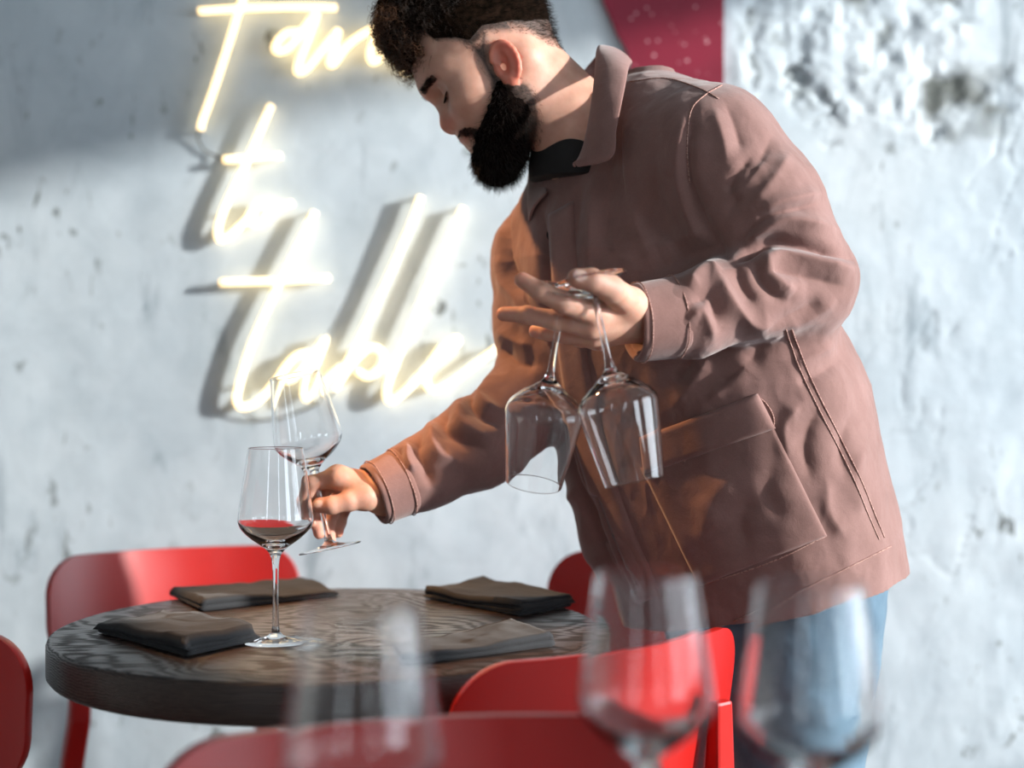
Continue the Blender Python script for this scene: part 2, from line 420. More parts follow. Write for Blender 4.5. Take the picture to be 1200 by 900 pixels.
def window(n, axis, fixed, s0, s1):
    ps = []
    for a in (s0 + 0.02, s1 - 0.02): ps.append((a, 0.04, WS, WH))
    def b(a0, a1, z0, z1):
        c = (fixed, (a0 + a1) / 2, (z0 + z1) / 2) if axis == 'x' else ((a0 + a1) / 2, fixed, (z0 + z1) / 2)
        s = (0.06, a1 - a0, z1 - z0) if axis == 'x' else (a1 - a0, 0.06, z1 - z0)
        return box(c, s)
    f = join([b(s0, s0 + 0.04, WS, WH), b(s1 - 0.04, s1, WS, WH), b(s0, s1, WS, WS + 0.04), b(s0, s1, WH - 0.04, WH)])
    o = tag(obj('window_%d' % n, *f, M_FRAME, smooth=False), kind='structure')
    l = bpy.data.lights.new('window_portal', 'AREA'); l.shape = 'RECTANGLE'; l.size = s1 - s0; l.size_y = WH - WS; l.cycles.is_portal = True
    p = bpy.data.objects.new('window_portal', l); C.objects.link(p)
    mid = (s0 + s1) / 2; p.location = (fixed, mid, (WS + WH) / 2) if axis == 'x' else (mid, fixed, (WS + WH) / 2)
    p.rotation_euler = (math.pi / 2, 0, math.pi / 2) if axis == 'x' else (math.pi / 2, 0, math.pi)
    d = Vector((-1, 0, 0)) if axis == 'x' else Vector((0, 1, 0)); p.rotation_euler = d.to_track_quat('-Z', 'Y').to_euler()
for i, s in enumerate(R_SP): window(i + 1, 'x', 3.05, *s)
for i, s in enumerate(F_SP): window(i + 3, 'y', -3.05, *s)

# ------------------------------------------------------------------ poster and neon sign
YP = YW - 0.012
pp = [(848, 89), (848, -120), (640, -120), (668, -60), (690, -30), (706, 0), (712, 14), (719, 30), (724, 42), (731, 52), (736, 64), (739, 78), (741, 92), (752, 120), (848, 122)]
front = [P(a, b, YP) for a, b in pp]; back = [p + np.array([0, 0.006, 0]) for p in front]; n = len(pp)
po = obj('poster', front + back, [list(range(n)), list(range(n, 2 * n))[::-1]] + [[i, n + i, n + (i + 1) % n, (i + 1) % n] for i in range(n)], M_POSTER, smooth=False)
tag(po, 'crimson panel with pale flecks and a curved left edge on the wall behind the shoulder', 'poster')

YN = YW - 0.021
L = {
 'f_stem': [(320, -95), (300, -45), (284, 0), (266, 58), (248, 112), (237, 142), (235, 152)],
 'f_bar': [(233, 13), (300, 9), (360, 8), (394, 9)],
 'f_top': [(280, -86), (340, -96), (420, -100)],
 'a1': [(350, 37), (335, 39), (323, 52), (325, 60), (338, 56), (356, 34), (371, 16), (361, 46), (349, 77), (351, 85), (362, 78), (380, 55), (397, 35)],
 'r1': [(397, 35), (391, 57), (387, 73), (391, 75), (403, 58), (420, 43), (442, 31)],
 'm1': [(442, 31), (436, 52), (434, 68), (441, 71), (460, 50), (474, 40), (470, 60), (470, 79), (479, 84), (498, 62), (512, 48), (509, 70), (514, 82), (532, 66), (550, 48)],
 't1': [(318, 123), (306, 150), (290, 187), (268, 232), (256, 264), (257, 280), (268, 277), (290, 257)],
 't1_bar': [(262, 187), (296, 185), (329, 183)],
 'o1': [(290, 257), (300, 240), (310, 236), (314, 247), (306, 261), (295, 263), (293, 254), (305, 240), (322, 244), (343, 238)],
 't2': [(369, 248), (347, 290), (323, 341), (296, 400), (280, 452), (278, 472), (289, 477), (308, 465), (328, 441)],
 't2_bar': [(258, 331), (320, 329), (386, 326)],
 'a2': [(362, 413), (346, 418), (330, 437), (331, 446), (346, 441), (366, 418), (381, 396), (371, 424), (357, 456), (359, 467), (370, 460), (388, 440), (400, 430)],
 'b2': [(493, 230), (482, 262), (454, 327), (424, 390), (402, 436), (392, 457), (402, 440), (420, 417), (435, 407), (448, 414), (446, 430), (431, 441), (418, 434)],
 'l2': [(543, 243), (521, 290), (488, 366), (464, 424), (453, 456), (457, 470), (474, 459), (500, 432)],
 'e2': [(500, 432), (521, 416), (536, 401), (532, 397), (517, 408), (502, 432), (500, 449), (508, 457), (526, 450), (553, 430), (582, 408)],
}
o0 = P(400, 240, YN); sign = thing('neon_sign', 'warm white script neon sign reading Farm to table, mounted on plaster wall', 'sign', o0)
NEON_R = 0.0066
for k, pts in L.items():
    q = [P(a, b, YN) for a, b in pts]
    sm = catmull(q, 6); V, Fc = tube(sm, NEON_R, 10)
    obj('letter_tube', V, Fc, M_NEON, sign)
    for e in (0, len(sm) // 2, -1):
        c = sm[e]; V, Fc = tube([c + [0, 0.004, 0], [c[0], YW + 0.002, c[2]]], 0.003, 8); obj('standoff', V, Fc, M_ACRYL, sign)
def cable(pts):
    V, Fc = tube(catmull([P(a, b, y) for a, b, y in pts], 8), 0.0022, 8); obj('cable', V, Fc, M_CABLE, sign)
cable([(235, 152, YN), (232, 162, YW - 0.012), (240, 176, YW - 0.008), (252, 182, YW - 0.008), (261, 187, YN)])
cable([(283, 478, YN), (300, 492, YW - 0.006), (340, 486, YW - 0.004), (380, 470, YW - 0.006), (392, 457, YN)])

# ------------------------------------------------------------------ chairs
def slab(W, z0, z1, rc, R, th, tilt, nu=34, nv=26):
    # curved, round-cornered backrest; concave side faces +y
    hz = (z1 - z0) / 2; zc = (z0 + z1) / 2
    vs_ = np.sin(np.linspace(-1, 1, nv) * math.pi / 2) * hz
    front, back = [], []
    for v in vs_:
        ex = max(0.0, abs(v) - (hz - rc)); hw = W / 2 - rc + math.sqrt(max(rc * rc - ex * ex, 1e-8))
        for u in np.sin(np.linspace(-1, 1, nu) * math.pi / 2 * 0.98) / math.sin(math.pi / 2 * 0.98):
            s = u * hw; a = s / R; y = R * (1 - math.cos(a)) - tilt * (v + hz)
            nrm = np.array([-math.sin(a), math.cos(a)])
            x = R * math.sin(a)
            front.append((x + nrm[0] * th / 2, y + nrm[1] * th / 2, zc + v)); back.append((x - nrm[0] * th / 2, y - nrm[1] * th / 2, zc + v))
    V = front + back; N = nu * nv; Fc = []
    for j in range(nv - 1):
        for i in range(nu - 1):
            a = j * nu + i; Fc.append([a, a + nu, a + nu + 1, a + 1]); Fc.append([N + a, N + a + 1, N + a + nu + 1, N + a + nu])
    loop = [i for i in range(nu)] + [j * nu + nu - 1 for j in range(1, nv)] + [(nv - 1) * nu + i for i in range(nu - 2, -1, -1)] + [j * nu for j in range(nv - 2, 0, -1)]
    for k in range(len(loop)):
        a, b = loop[k], loop[(k + 1) % len(loop)]; Fc.append([a, b, N + b, N + a])
    return V, Fc
def bar(pts, w_, d_):
    # rectangular section swept along pts, w across x, d across y
    V, Fc = [], []
    for (x, y, z), a, b in zip(pts, w_, d_):
        V += [(x - a / 2, y - b / 2, z), (x + a / 2, y - b / 2, z), (x + a / 2, y + b / 2, z), (x - a / 2, y + b / 2, z)]
    n = len(pts)
    for i in range(n - 1):
        for k in range(4): Fc.append([4 * i + k, 4 * i + (k + 1) % 4, 4 * i + 4 + (k + 1) % 4, 4 * i + 4 + k])
    Fc.append([3, 2, 1, 0]); Fc.append([4 * n - 4 + k for k in range(4)]); return V, Fc
def make_chair(label):
    t = thing('chair', label, 'chair', group='red chairs around the tables')
    V, Fc = slab(0.435, 0.600, 0.770, 0.062, 0.46, 0.012, 0.16)
    V = [(x, y - 0.20, z) for x, y, z in V]; bevel(obj('backrest', V, Fc, M_RED, t, False), 0.002, 2, 50)
    # seat: rounded slab
    sv = []; nseg = 48; rings = []
    for zz, sc_ in ((0.392, 0.93), (0.398, 0.985), (0.410, 1.0), (0.418, 0.985), (0.422, 0.94)):
        rings.append([(sc_ * 0.215 * np.sign(math.cos(a)) * abs(math.cos(a)) ** 0.55, 0.035 + sc_ * 0.170 * np.sign(math.sin(a)) * abs(math.sin(a)) ** 0.55, zz) for a in np.arange(nseg) * 2 * math.pi / nseg])
    sv = [p for r in rings for p in r]; sf = [[i * nseg + k, i * nseg + (k + 1) % nseg, (i + 1) * nseg + (k + 1) % nseg, (i + 1) * nseg + k] for i in range(4) for k in range(nseg)]
    sf += [list(range(nseg))[::-1], [4 * nseg + k for k in range(nseg)]]; obj('seat', sv, sf, M_RED, t, False)
    for s in (-1, 1):
        V, Fc = bar([(s * 0.195, -0.275, 0.0), (s * 0.165, -0.205, 0.43), (s * 0.155, -0.200, 0.50), (s * 0.145, -0.212, 0.69)], (0.024, 0.034, 0.034, 0.026), (0.024, 0.034, 0.032, 0.016))
        bevel(obj('leg', V, Fc, M_RED, t, False, smooth=False), 0.004, 2)
        V, Fc = bar([(s * 0.185, 0.20, 0.0), (s * 0.165, 0.165, 0.398)], (0.024, 0.034), (0.024, 0.034)); bevel(obj('leg', V, Fc, M_RED, t, False, smooth=False), 0.004, 2)
    V, Fc = bar([(0, -0.2, 0.36), (0, -0.2, 0.39)], (0.33, 0.33), (0.02, 0.02)); obj('rail', V, Fc, M_RED, t, False, smooth=False)
    for s in (-1, 1): V, Fc = box((s * 0.166, -0.02, 0.378), (0.022, 0.36, 0.03)); obj('rail', V, Fc, M_RED, t, False, smooth=False)
    V, Fc = bar([(0, 0.165, 0.365), (0, 0.165, 0.395)], (0.33, 0.33), (0.02, 0.02)); obj('rail', V, Fc, M_RED, t, False, smooth=False)
    return t
chair0 = make_chair('red chair against the wall, its bright backrest showing behind the left of the round table')
def place(ch, bc, nrm):
    nrm = unit(nrm); ch.location = (bc[0] + nrm[0] * 0.2, bc[1] + nrm[1] * 0.2, 0); ch.rotation_euler = (0, 0, math.atan2(nrm[1], nrm[0]) - math.pi / 2)
place(chair0, (-0.571, 2.40), (0.45, -0.89))
place(dup(chair0, 'red chair half hidden behind the man, only its rounded left end showing past his jacket'), (0.233, 2.28), (-0.7, -0.7))
place(dup(chair0, 'red chair with its back to us at the right front of the round table'), (0.118, 1.535), (-0.64, 0.77))
place(dup(chair0, 'red chair at the bottom edge, nearest to us, only the top of its backrest showing'), (-0.082, 1.165), (0.24, -0.971))
place(dup(chair0, 'red chair cut off by the left edge, only the rounded end of its backrest showing'), (-0.745, 1.58), (0.12, -0.99))

# ------------------------------------------------------------------ round table
TC, TR, TZ = np.array([-0.225, 1.760]), 0.335, 0.75
tab = thing('table', 'round dark oak table set with four folded napkins and one glass', 'table', (TC[0], TC[1], 0))
prof = [(0.0005, TZ), (TR * 0.5, TZ), (TR - 0.006, TZ), (TR - 0.002, TZ - 0.0015), (TR, TZ - 0.006), (TR, TZ - 0.040), (TR - 0.004, TZ - 0.045), (TR * 0.5, TZ - 0.045), (0.0005, TZ - 0.045)]
V, Fc = lathe(prof[::-1], 128); obj('tabletop', V, Fc, M_WOOD, tab, False)
M_IRON = mat('black_iron', (0.02, 0.02, 0.021), 0.5, Metallic=0.6); t = NT(M_IRON); t.l(t.bump(t.noise(t.coords(), 200, 2), 0.15, 0.0006), t.b.inputs['Normal'])
bevel(obj('column', *box((0.009, 0.08, 0.36), (0.046, 0.046, 0.69)), M_IRON, tab, False, smooth=False), 0.003)
V, Fc = lathe([(0.0005, 0.0), (0.118, 0.0), (0.12, 0.006), (0.115, 0.016), (0.03, 0.022), (0.0005, 0.022)], 64); obj('base_plate', [(x + 0.009, y + 0.08, z) for x, y, z in V], Fc, M_IRON, tab, False)
obj('mounting_plate', *box((0.009, 0.08, 0.700), (0.16, 0.16, 0.01)), M_IRON, tab, False, smooth=False)

# foreground table
T2Z = 0.700
tab2 = thing('table', 'dark wooden table under the three blurred foreground glasses, below the lower edge', 'table', (0.06, 0.66, 0))
V, Fc = lathe([(r * 0.40 / TR, z - TZ + T2Z) for r, z in prof[::-1]], 96); obj('tabletop', V, Fc, M_WOOD, tab2, False)
bevel(obj('column', *box((0, 0, 0.335), (0.05, 0.05, 0.64)), M_IRON, tab2, False, smooth=False), 0.003)
V, Fc = lathe([(0.0005, 0.0), (0.135, 0.0), (0.137, 0.006), (0.13, 0.014), (0.03, 0.02), (0.0005, 0.02)], 64); obj('base_plate', V, Fc, M_IRON, tab2, False)

# ------------------------------------------------------------------ napkins
def ontable(px, py, z=TZ):
    Y = (CAM_Z - z) * F_PX / (py - 450.0); return P(px, py, Y)
def napkin(corners, t_h, layers, label, seed):
    A, B, Cc, D = [ontable(*c)[:2] for c in corners]        # A near-left, B near-right ... in order around; AB and DC short sides run along the fold
    n_l = 40; base = (A + B + Cc + D) / 4
    lt = t_h / layers; prof = []                             # closed serpentine section across the short direction: (s in 0..1, height)
    top, bot = [], []
    # centre line of the serpentine
    cl = []
    for k in range(layers):
        z = lt * (k + 0.5); ss = np.linspace(0.03, 0.97, 14) if k % 2 == 0 else np.linspace(0.97, 0.03, 14)
        for s in ss: cl.append((s, z))
        if k < layers - 1:
            e = ss[-1]; sg = 1 if e > 0.5 else -1
            for a in (-0.5, 0.0, 0.5): cl.append((e + sg * 0.028 * math.cos(a * math.pi), z + lt / 2 + lt / 2 * math.sin(a * math.pi)))
    cl = np.array(cl); tz = np.gradient(cl, axis=0); wid = np.linalg.norm(D - A)
    tz[:, 0] *= wid; tz /= np.linalg.norm(tz, axis=1)[:, None]; nr = np.stack([-tz[:, 1] / wid, tz[:, 0]], 1) * lt * 0.46
    ring = np.vstack([cl + nr, (cl - nr)[::-1]]); m = len(ring)
    V = []
    for i in range(n_l):
        t_ = i / (n_l - 1); endf = min(1.0, min(t_, 1 - t_) * n_l / 1.6 + 0.55)
        for s, z in ring:
            zz = z
            p = (A * (1 - t_) + B * t_) * (1 - s) + (D * (1 - t_) + Cc * t_) * s
            wob = 0.0045 * float(fbm(np.array([p[0] * 16 + seed]), np.array([p[1] * 16]), np.array([0.3]), 3, seed)[0])
            fr = zz / t_h; zz = lt * 0.5 + (zz - lt * 0.5) * endf
            zz = zz * (1.0 + 0.25 * math.sin(seed + t_ * 3)) + fr * max(wob, -0.003)
            sh = 0.0035 * fr * math.sin(seed * 1.7 + 5 * z / lt)
            V.append((p[0] + sh, p[1] + sh * 0.5, TZ + 0.0008 + max(zz, 0.0)))
    V = np.array(V).tolist()
    Fc = [[i * m + k, (i + 1) * m + k, (i + 1) * m + (k + 1) % m, i * m + (k + 1) % m] for i in range(n_l - 1) for k in range(m)]
    h = m // 2
    for off in (0, (n_l - 1) * m):
        for k in range(h - 1):
            q = [off + k, off + k + 1, off + m - 2 - k, off + m - 1 - k]; Fc.append(q if off == 0 else q[::-1])
    root = obj('napkin', V, Fc, M_NAPKIN); tag(root, label, 'napkin', 'folded charcoal napkins on the round table'); return root
napkin([(218, 772), (112, 742), (194, 727), (303, 753)], 0.017, 3, 'folded charcoal napkin at the left front of the round table, touching the standing glass foot', 1)
napkin([(236, 718), (397, 700), (356, 684), (198, 699)], 0.013, 2, 'folded charcoal napkin at the back left of the round table, before the bright chair back', 2)
napkin([(612, 724), (673, 712), (566, 689), (496, 702)], 0.018, 4, 'folded charcoal napkin at the back right of the round table, stacked thickest', 3)
napkin([(484, 781), (652, 759), (604, 741), (470, 762)], 0.014, 2, 'folded charcoal napkin at the right front of the round table, above the red chair', 4)

# ------------------------------------------------------------------ wine glasses
GH = 0.2255
_o = [(0.0395, 0.0), (0.0400, 0.0010), (0.0395, 0.0019), (0.030, 0.0028), (0.018, 0.0042), (0.009, 0.0070), (0.0052, 0.0110), (0.0040, 0.018)]
_stem = [(0.0040, 0.018), (0.0036, 0.035), (0.0034, 0.060), (0.0036, 0.080), (0.0043, 0.092), (0.0062, 0.1005)]
_bowlo = [(0.0062, 0.1005), (0.0095, 0.1055), (0.0175, 0.1120), (0.0275, 0.1190), (0.0360, 0.1265), (0.0412, 0.1330), (0.0436, 0.1400), (0.0434, 0.1470), (0.0418, 0.1600), (0.0389, 0.1800), (0.0352, 0.2050), (0.03255, GH - 0.0035), (0.03225, GH - 0.0014), (0.0321, GH - 0.0006)]
_bowli = [(0.0317, GH), (0.0313, GH - 0.0006), (0.03145, GH - 0.0014), (0.03175, GH - 0.0035), (0.0344, 0.2050), (0.0381, 0.1800), (0.0410, 0.1600), (0.0426, 0.1470), (0.0427, 0.1400), (0.0398, 0.1338), (0.0345, 0.1280), (0.0255, 0.1215), (0.0150, 0.1160), (0.0070, 0.1128), (0.0003, 0.1118)]
def make_glass():
    t = thing('wine_glass', '', 'glass')
    ft = [(0.0003, 0.0)] + _o
    V, Fc = lathe(ft, 64); obj('foot', V, Fc, M_GLASS, t, False)
    V, Fc = lathe(catmull([(a, 0, b) for a, b in _stem], 4)[:, [0, 2]], 32)
    obj('stem', V, Fc, M_GLASS, t, False)
    V, Fc = lathe(np.vstack([catmull([(a, 0, b) for a, b in _bowlo], 3)[:, [0, 2]], catmull([(a, 0, b) for a, b in _bowli], 3)[:, [0, 2]]]), 96)
    obj('bowl', V, Fc, M_GLASS, t, False)
    return t
glass0 = make_glass()
def place_glass(g, foot, top=None, label='', group=None):
    g['label'] = label
    if group: g['group'] = group
    z = unit(np.asarray(top) - np.asarray(foot)) if top is not None else np.array([0, 0, 1.0])
    q = Vector(z).to_track_quat('Z', 'Y'); g.rotation_euler = q.to_euler(); g.location = foot
    return g
gp = ontable(323, 752); place_glass(glass0, (gp[0], gp[1], TZ + 0.0003), None, 'empty wine glass standing upright on the round table, beside the left front napkin')
# tilted glass in the reaching hand, the two hanging from the raised hand, three on the near table
HS = 1.80
place_glass(dup(glass0, ''), P(387, 643, HS), P(347, 446, HS + 0.012), 'tilted wine glass held upright by its stem in the reaching hand over the table')
HL, HR = P(661, 338, 1.547), P(692, 325, 1.536)
place_glass(dup(glass0, ''), HL, P(625, 568, 1.60), 'empty glass hanging upside down from the raised hand, left one of the two', 'glasses hanging from the raised hand')
place_glass(dup(glass0, ''), HR, P(741, 552, 1.522), 'empty glass hanging upside down from the raised hand, right one in front of the pocket', 'glasses hanging from the raised hand')
for px, ty, Y, lab in ((424, 742, 0.795, 'blurred foreground wine glass before the bottom chair, leftmost of the three near us'),
                       (757, 672, 0.930, 'blurred foreground wine glass before the red chair back, middle of the three near us'),
                       (949, 697, 0.885, 'blurred foreground wine glass before the blue jeans, rightmost of the three near us')):
    place_glass(dup(glass0, ''), ((px - 600) / F_PX * Y, Y, T2Z + 0.0003), None, lab, 'wine glasses in the foreground')

# ------------------------------------------------------------------ the man
man = thing('person', 'bearded man in a faded brown work jacket leaning over the table, holding three glasses', 'person', (0.36, 1.88, 0))
HO = np.array([(586 - 600) / F_PX * 1.86, 1.86, CAM_Z + 372 / F_PX * 1.86])
_a = math.radians(35); HF = np.array([-math.cos(_a), 0, -math.sin(_a)]); HU = np.array([-math.sin(_a), 0, math.cos(_a)]); HL_ = np.array([0, -1.0, 0])
HM = np.array([HF, HU, HL_])
def hw(F, U, Ls=0.0): return HO + HF * F + HU * U + HL_ * Ls
def loc(px, py):
    dx = (px - 586) * 1.86 / F_PX; dz = (78 - py) * 1.86 / F_PX
    return (HF[0] * dx + HF[2] * dz, HU[0] * dx + HU[2] * dz)
def to_local(V):
    q = np.asarray(V) - HO; return q @ HF, q @ HU, q @ HL_

# key joints
SHL, ELL, WRL = P(832, 182, 1.745), P(943, 327, 1.70), P(752, 372, 1.625)
SHR, ELR, WRR = P(642, 302, 1.985), P(638, 455, 1.93), P(452, 578, 1.828)
NB = P(690, 165, 1.865)
CH = P(745, 300, 1.87); PE = P(880, 600, 1.89)

lh = dict(
 wrist=(WRL, 0.0245),
 thumb=([P(738, 356, 1.585), P(716, 339, 1.535), P(693, 328, 1.515), P(676, 326, 1.512)], [0.018, 0.0145, 0.0122, 0.0105]),
 index=([P(699, 367, 1.572), P(660, 354, 1.530), P(634, 342, 1.524), P(612, 328, 1.530)], [0.0150, 0.0122, 0.0105, 0.0086]),
 middle=([P(692, 381, 1.578), P(650, 375, 1.572), P(618, 369, 1.572), P(590, 368, 1.580)], [0.0145, 0.0112, 0.0098, 0.0082]),
 ring=([P(694, 392, 1.602), P(664, 392, 1.600), P(642, 389, 1.608), P(628, 388, 1.618)], [0.0135, 0.0108, 0.0096, 0.0082]),
 pinky=([P(702, 396, 1.625), P(680, 397, 1.625), P(664, 392, 1.640), P(654, 386, 1.650)], [0.0125, 0.0095, 0.0085, 0.0072]))
rh = dict(
 wrist=(WRR, 0.025),
 thumb=([P(428, 582, 1.798), P(409, 587, 1.788), P(389, 592, 1.783), P(375, 592, 1.785)], [0.0165, 0.0128, 0.0112, 0.0098]),
 index=([P(396, 559, 1.804), P(367, 566, 1.806), P(358, 588, 1.812), P(361, 611, 1.812)], [0.0126, 0.0104, 0.0090, 0.0076]),
 middle=([P(399, 559, 1.826), P(378, 574, 1.834), P(369, 602, 1.826), P(374, 625, 1.818)], [0.0132, 0.0104, 0.0090, 0.0075]),
 ring=([P(406, 566, 1.848), P(392, 592, 1.856), P(384, 614, 1.842), P(387, 632, 1.832)], [0.0130, 0.0102, 0.0088, 0.0074]),
 pinky=([P(414, 576, 1.864), P(402, 597, 1.868), P(398, 612, 1.860), P(396, 624, 1.852)], [0.0120, 0.0095, 0.0085, 0.0072]))

EYE = (0.0705, 0.0085, 0.0325)
def build_body():
    v = Vol((-0.29, 1.49, 0.80), (0.50, 2.10, 1.62), 0.002)
    E = lambda F, U, Ls, r, k, op='add', M=None: getattr(v, op)(*ellip(hw(F, U, Ls), r, HM if M is None else M), k)
    # trunk and arms (under the clothes)
    v.cone(PE, CH + np.array([0.03, 0.02, 0]), 0.105, 0.085, 0.03); v.cone(CH + np.array([0.03, 0.02, 0]), NB + np.array([0.03, 0.015, -0.05]), 0.08, 0.05, 0.03); v.cone(SHR + np.array([0.03, 0, 0]), SHL, 0.042, 0.042, 0.03)
    v.cone(SHL, ELL, 0.050, 0.041, 0.03); v.cone(ELL, WRL, 0.041, 0.026, 0.02)
    v.cone(SHR, ELR, 0.050, 0.041, 0.03); v.cone(ELR, WRR, 0.041, 0.026, 0.02)
    # neck
    v.cone(hw(-0.018, -0.015), NB, 0.057, 0.062, 0.03)
    for s in (-1, 1): v.cone(hw(-0.028, -0.018, s * 0.055), NB + np.array([-0.045, -s * 0.02, -0.035]), 0.014, 0.013, 0.03)
    # head
    E(0.002, 0.050, 0, (0.097, 0.083, 0.076), 0.03)
    E(0.046, -0.012, 0, (0.044, 0.078, 0.058), 0.03)
    for s in (-1, 1):
        v.cone(hw(0.010, -0.052, s * 0.050), hw(0.062, -0.086, s * 0.016), 0.019, 0.019, 0.03)
        E(0.056, -0.014, s * 0.043, (0.022, 0.018, 0.018), 0.035)
        v.cone(hw(0.0865, 0.0290, s * 0.006), hw(0.066, 0.030, s * 0.044), 0.0100, 0.0075, 0.024)
    E(0.070, -0.086, 0, (0.021, 0.019, 0.022), 0.025)
    E(0.066, -0.048, 0, (0.026, 0.034, 0.034), 0.025)
    for s in (-1, 1): E(0.094, 0.006, s * 0.035, (0.015, 0.0115, 0.018), 0.018, 'cut')
    v.cone(hw(0.0835, 0.0110), hw(0.0960, -0.0165), 0.0075, 0.0085, 0.014)
    E(0.0985, -0.0245, 0, (0.0105, 0.0098, 0.0108), 0.010)
    E(0.0955, -0.0330, 0, (0.0085, 0.0045, 0.0060), 0.006)
    for s in (-1, 1):
        E(0.0905, -0.0300, s * 0.0125, (0.0100, 0.0078, 0.0072), 0.008)
        v.cone(hw(0.0965, -0.0385, s * 0.0065), hw(0.0925, -0.0320, s * 0.0075), 0.0030, 0.0022, 0.002, 'cut')
        # lids over the eyeball, looking down
        c = hw(EYE[0], EYE[1], s * EYE[2]); f, lo, hi = ellip(c, (0.0138,) * 3)
        up = unit(HU * 0.93 + HF * 0.30)
        v.add(lambda x, y, z, c=c, f=f: np.maximum(f(x, y, z), -((x - c[0]) * up[0] + (y - c[1]) * up[1] + (z - c[2]) * up[2]) - 0.0034), lo, hi, 0.004)
        v.add(lambda x, y, z, c=c, f=f: np.maximum(f(x, y, z), ((x - c[0]) * up[0] + (y - c[1]) * up[1] + (z - c[2]) * up[2]) + 0.0062), lo, hi, 0.004)
    v.cone(hw(0.0890, -0.0450, -0.016), hw(0.0890, -0.0450, 0.016), 0.0055, 0.0055, 0.010)
    v.cone(hw(0.0915, -0.0462, -0.007), hw(0.0915, -0.0462, 0.007), 0.0056, 0.0056, 0.006)
    v.cone(hw(0.0865, -0.0570, -0.013), hw(0.0865, -0.0570, 0.013), 0.0072, 0.0072, 0.010)
    for s in (-1, 1): v.cone(hw(0.0965, -0.0515, 0), hw(0.0830, -0.0525, s * 0.024), 0.0021, 0.0019, 0.003, 'cut')
    # ears
    for s in (-1, 1):
        c = hw(0.000, -0.014, s * 0.0750); ta = math.radians(-14)
        ax = unit(HF * math.cos(ta) + HU * math.sin(ta) * -1); ay = unit(HU * math.cos(ta) + HF * math.sin(ta)); 
        az = unit(np.array([0, -s, 0]) + ax * 0.35); ax = unit(ax - az * (ax @ az)); Me = np.array([ax, ay, az])
        v.add(*ellip(c, (0.0175, 0.0270, 0.0052), Me), 0.006)
        v.cut(*ellip(c + az * 0.0058 + ax * 0.001 + ay * 0.002, (0.0125, 0.0200, 0.0072), Me), 0.002)
        v.cut(*ellip(c + az * 0.003 + ax * 0.006 - ay * 0.003, (0.0065, 0.0085, 0.0075), Me), 0.003)
        rim = [c + ax * 0.0167 * math.cos(a) + ay * 0.0258 * math.sin(a) + az * 0.002 for a in np.linspace(0.35, 4.1, 12)]
        v.chain(rim, [0.0034] * 12, 0.003, 0.003)
        anti = [c - ax * 0.0075 * math.cos(a) + ay * 0.0150 * math.sin(a) + az * 0.0005 for a in np.linspace(1.1, -1.0, 7)]
        v.chain(anti, [0.0026] * 7, 0.004, 0.003)
        v.add(*ellip(c - ay * 0.0225 + ax * 0.002, (0.0085, 0.0085, 0.0045), Me), 0.006)
        v.add(*ellip(c + ax * 0.0125 - ay * 0.006 + az * 0.001, (0.0045, 0.0065, 0.0040), Me), 0.004)
    # hands
    for h, side in ((lh, 1), (rh, 2)):
        W, wr = h['wrist']
        for f in ('index', 'middle', 'ring', 'pinky'):
            pts, rad = h[f]
            v.cone(W, pts[0], wr * 0.80, rad[0] * 1.02, 0.014)
        v.cone(W, h['thumb'][0][0], wr * 0.85, h['thumb'][1][0], 0.014)
        v.cone(h['thumb'][0][0], h['index'][0][0], h['thumb'][1][0] * 0.75, 0.011, 0.012)
        v.cone(h['index'][0][0], h['pinky'][0][0], 0.0125, 0.0115, 0.010)
        for f in ('thumb', 'index', 'middle', 'ring', 'pinky'):
            pts, rad = h[f]
            v.chain(pts, rad, 0.0055, 0.002)
            for j in (1, 2): v.add(*ellip(pts[j], (rad[j] * 1.02,) * 3), 0.003)    # knuckles
    return v.mesh()
bV, bF = build_body()
body = obj('body', bV, bF, M_SKIN, man)
F_, U_, L_ = to_local(bV)
HAIR_F = np.array([-0.12, -0.088, -0.060, -0.045, -0.030, -0.002, 0.012, 0.022, 0.034, 0.056, 0.060, 0.068, 0.085, 0.12])
HAIR_U = np.array([-0.050, -0.043, -0.022, 0.000, 0.012, 0.028, 0.024, 0.022, 0.041, 0.060, 0.082, 0.086, 0.088, 0.088])
beard_poly = [loc(*p) for p in [(545, 60), (556, 66), (563, 70), (566, 52), (572, 50), (571, 72), (575, 90), (586, 104), (604, 106), (618, 112), (628, 128), (632, 150), (628, 172), (606, 196), (584, 214), (556, 200), (549, 186), (556, 178), (562, 172), (557, 167), (546, 164), (537, 161), (538, 156), (546, 155), (557, 157), (567, 160), (573, 138), (577, 122), (575, 106), (566, 88), (556, 74)]]
def inpoly(px, py, poly):
    r = np.zeros(px.shape, bool); n = len(poly); j = n - 1
    for i in range(n):
        xi, yi = poly[i]; xj, yj = poly[j]
        c = ((yi > py) != (yj > py)) & (px < (xj - xi) * (py - yi) / (yj - yi + 1e-12) + xi); r ^= c; j = i
    return r
def pdist(px, py, poly):
    d = np.full(px.shape, 9.0); n = len(poly)
    for i in range(n):
        a = np.array(poly[i]); b = np.array(poly[(i + 1) % n]); e = b - a
        t_ = np.clip(((px - a[0]) * e[0] + (py - a[1]) * e[1]) / (e @ e + 1e-12), 0, 1)
        d = np.minimum(d, np.hypot(px - a[0] - t_ * e[0], py - a[1] - t_ * e[1]))
    return d
headm = (U_ > -0.14) & (F_ > -0.12) & (F_ < 0.14) & (np.abs(L_) < 0.10) & (bV[:, 2] > 1.28)
hl = np.interp(F_, HAIR_F, HAIR_U)
ear_zone = (np.abs(L_) > 0.071) & (np.hypot((F_ - 0.000) / 0.0215, (U_ + 0.014) / 0.032) < 1)
hs = np.clip((U_ - hl) / np.where(F_ < -0.03, 0.020, 0.009), 0, 1) * headm * ~ear_zone
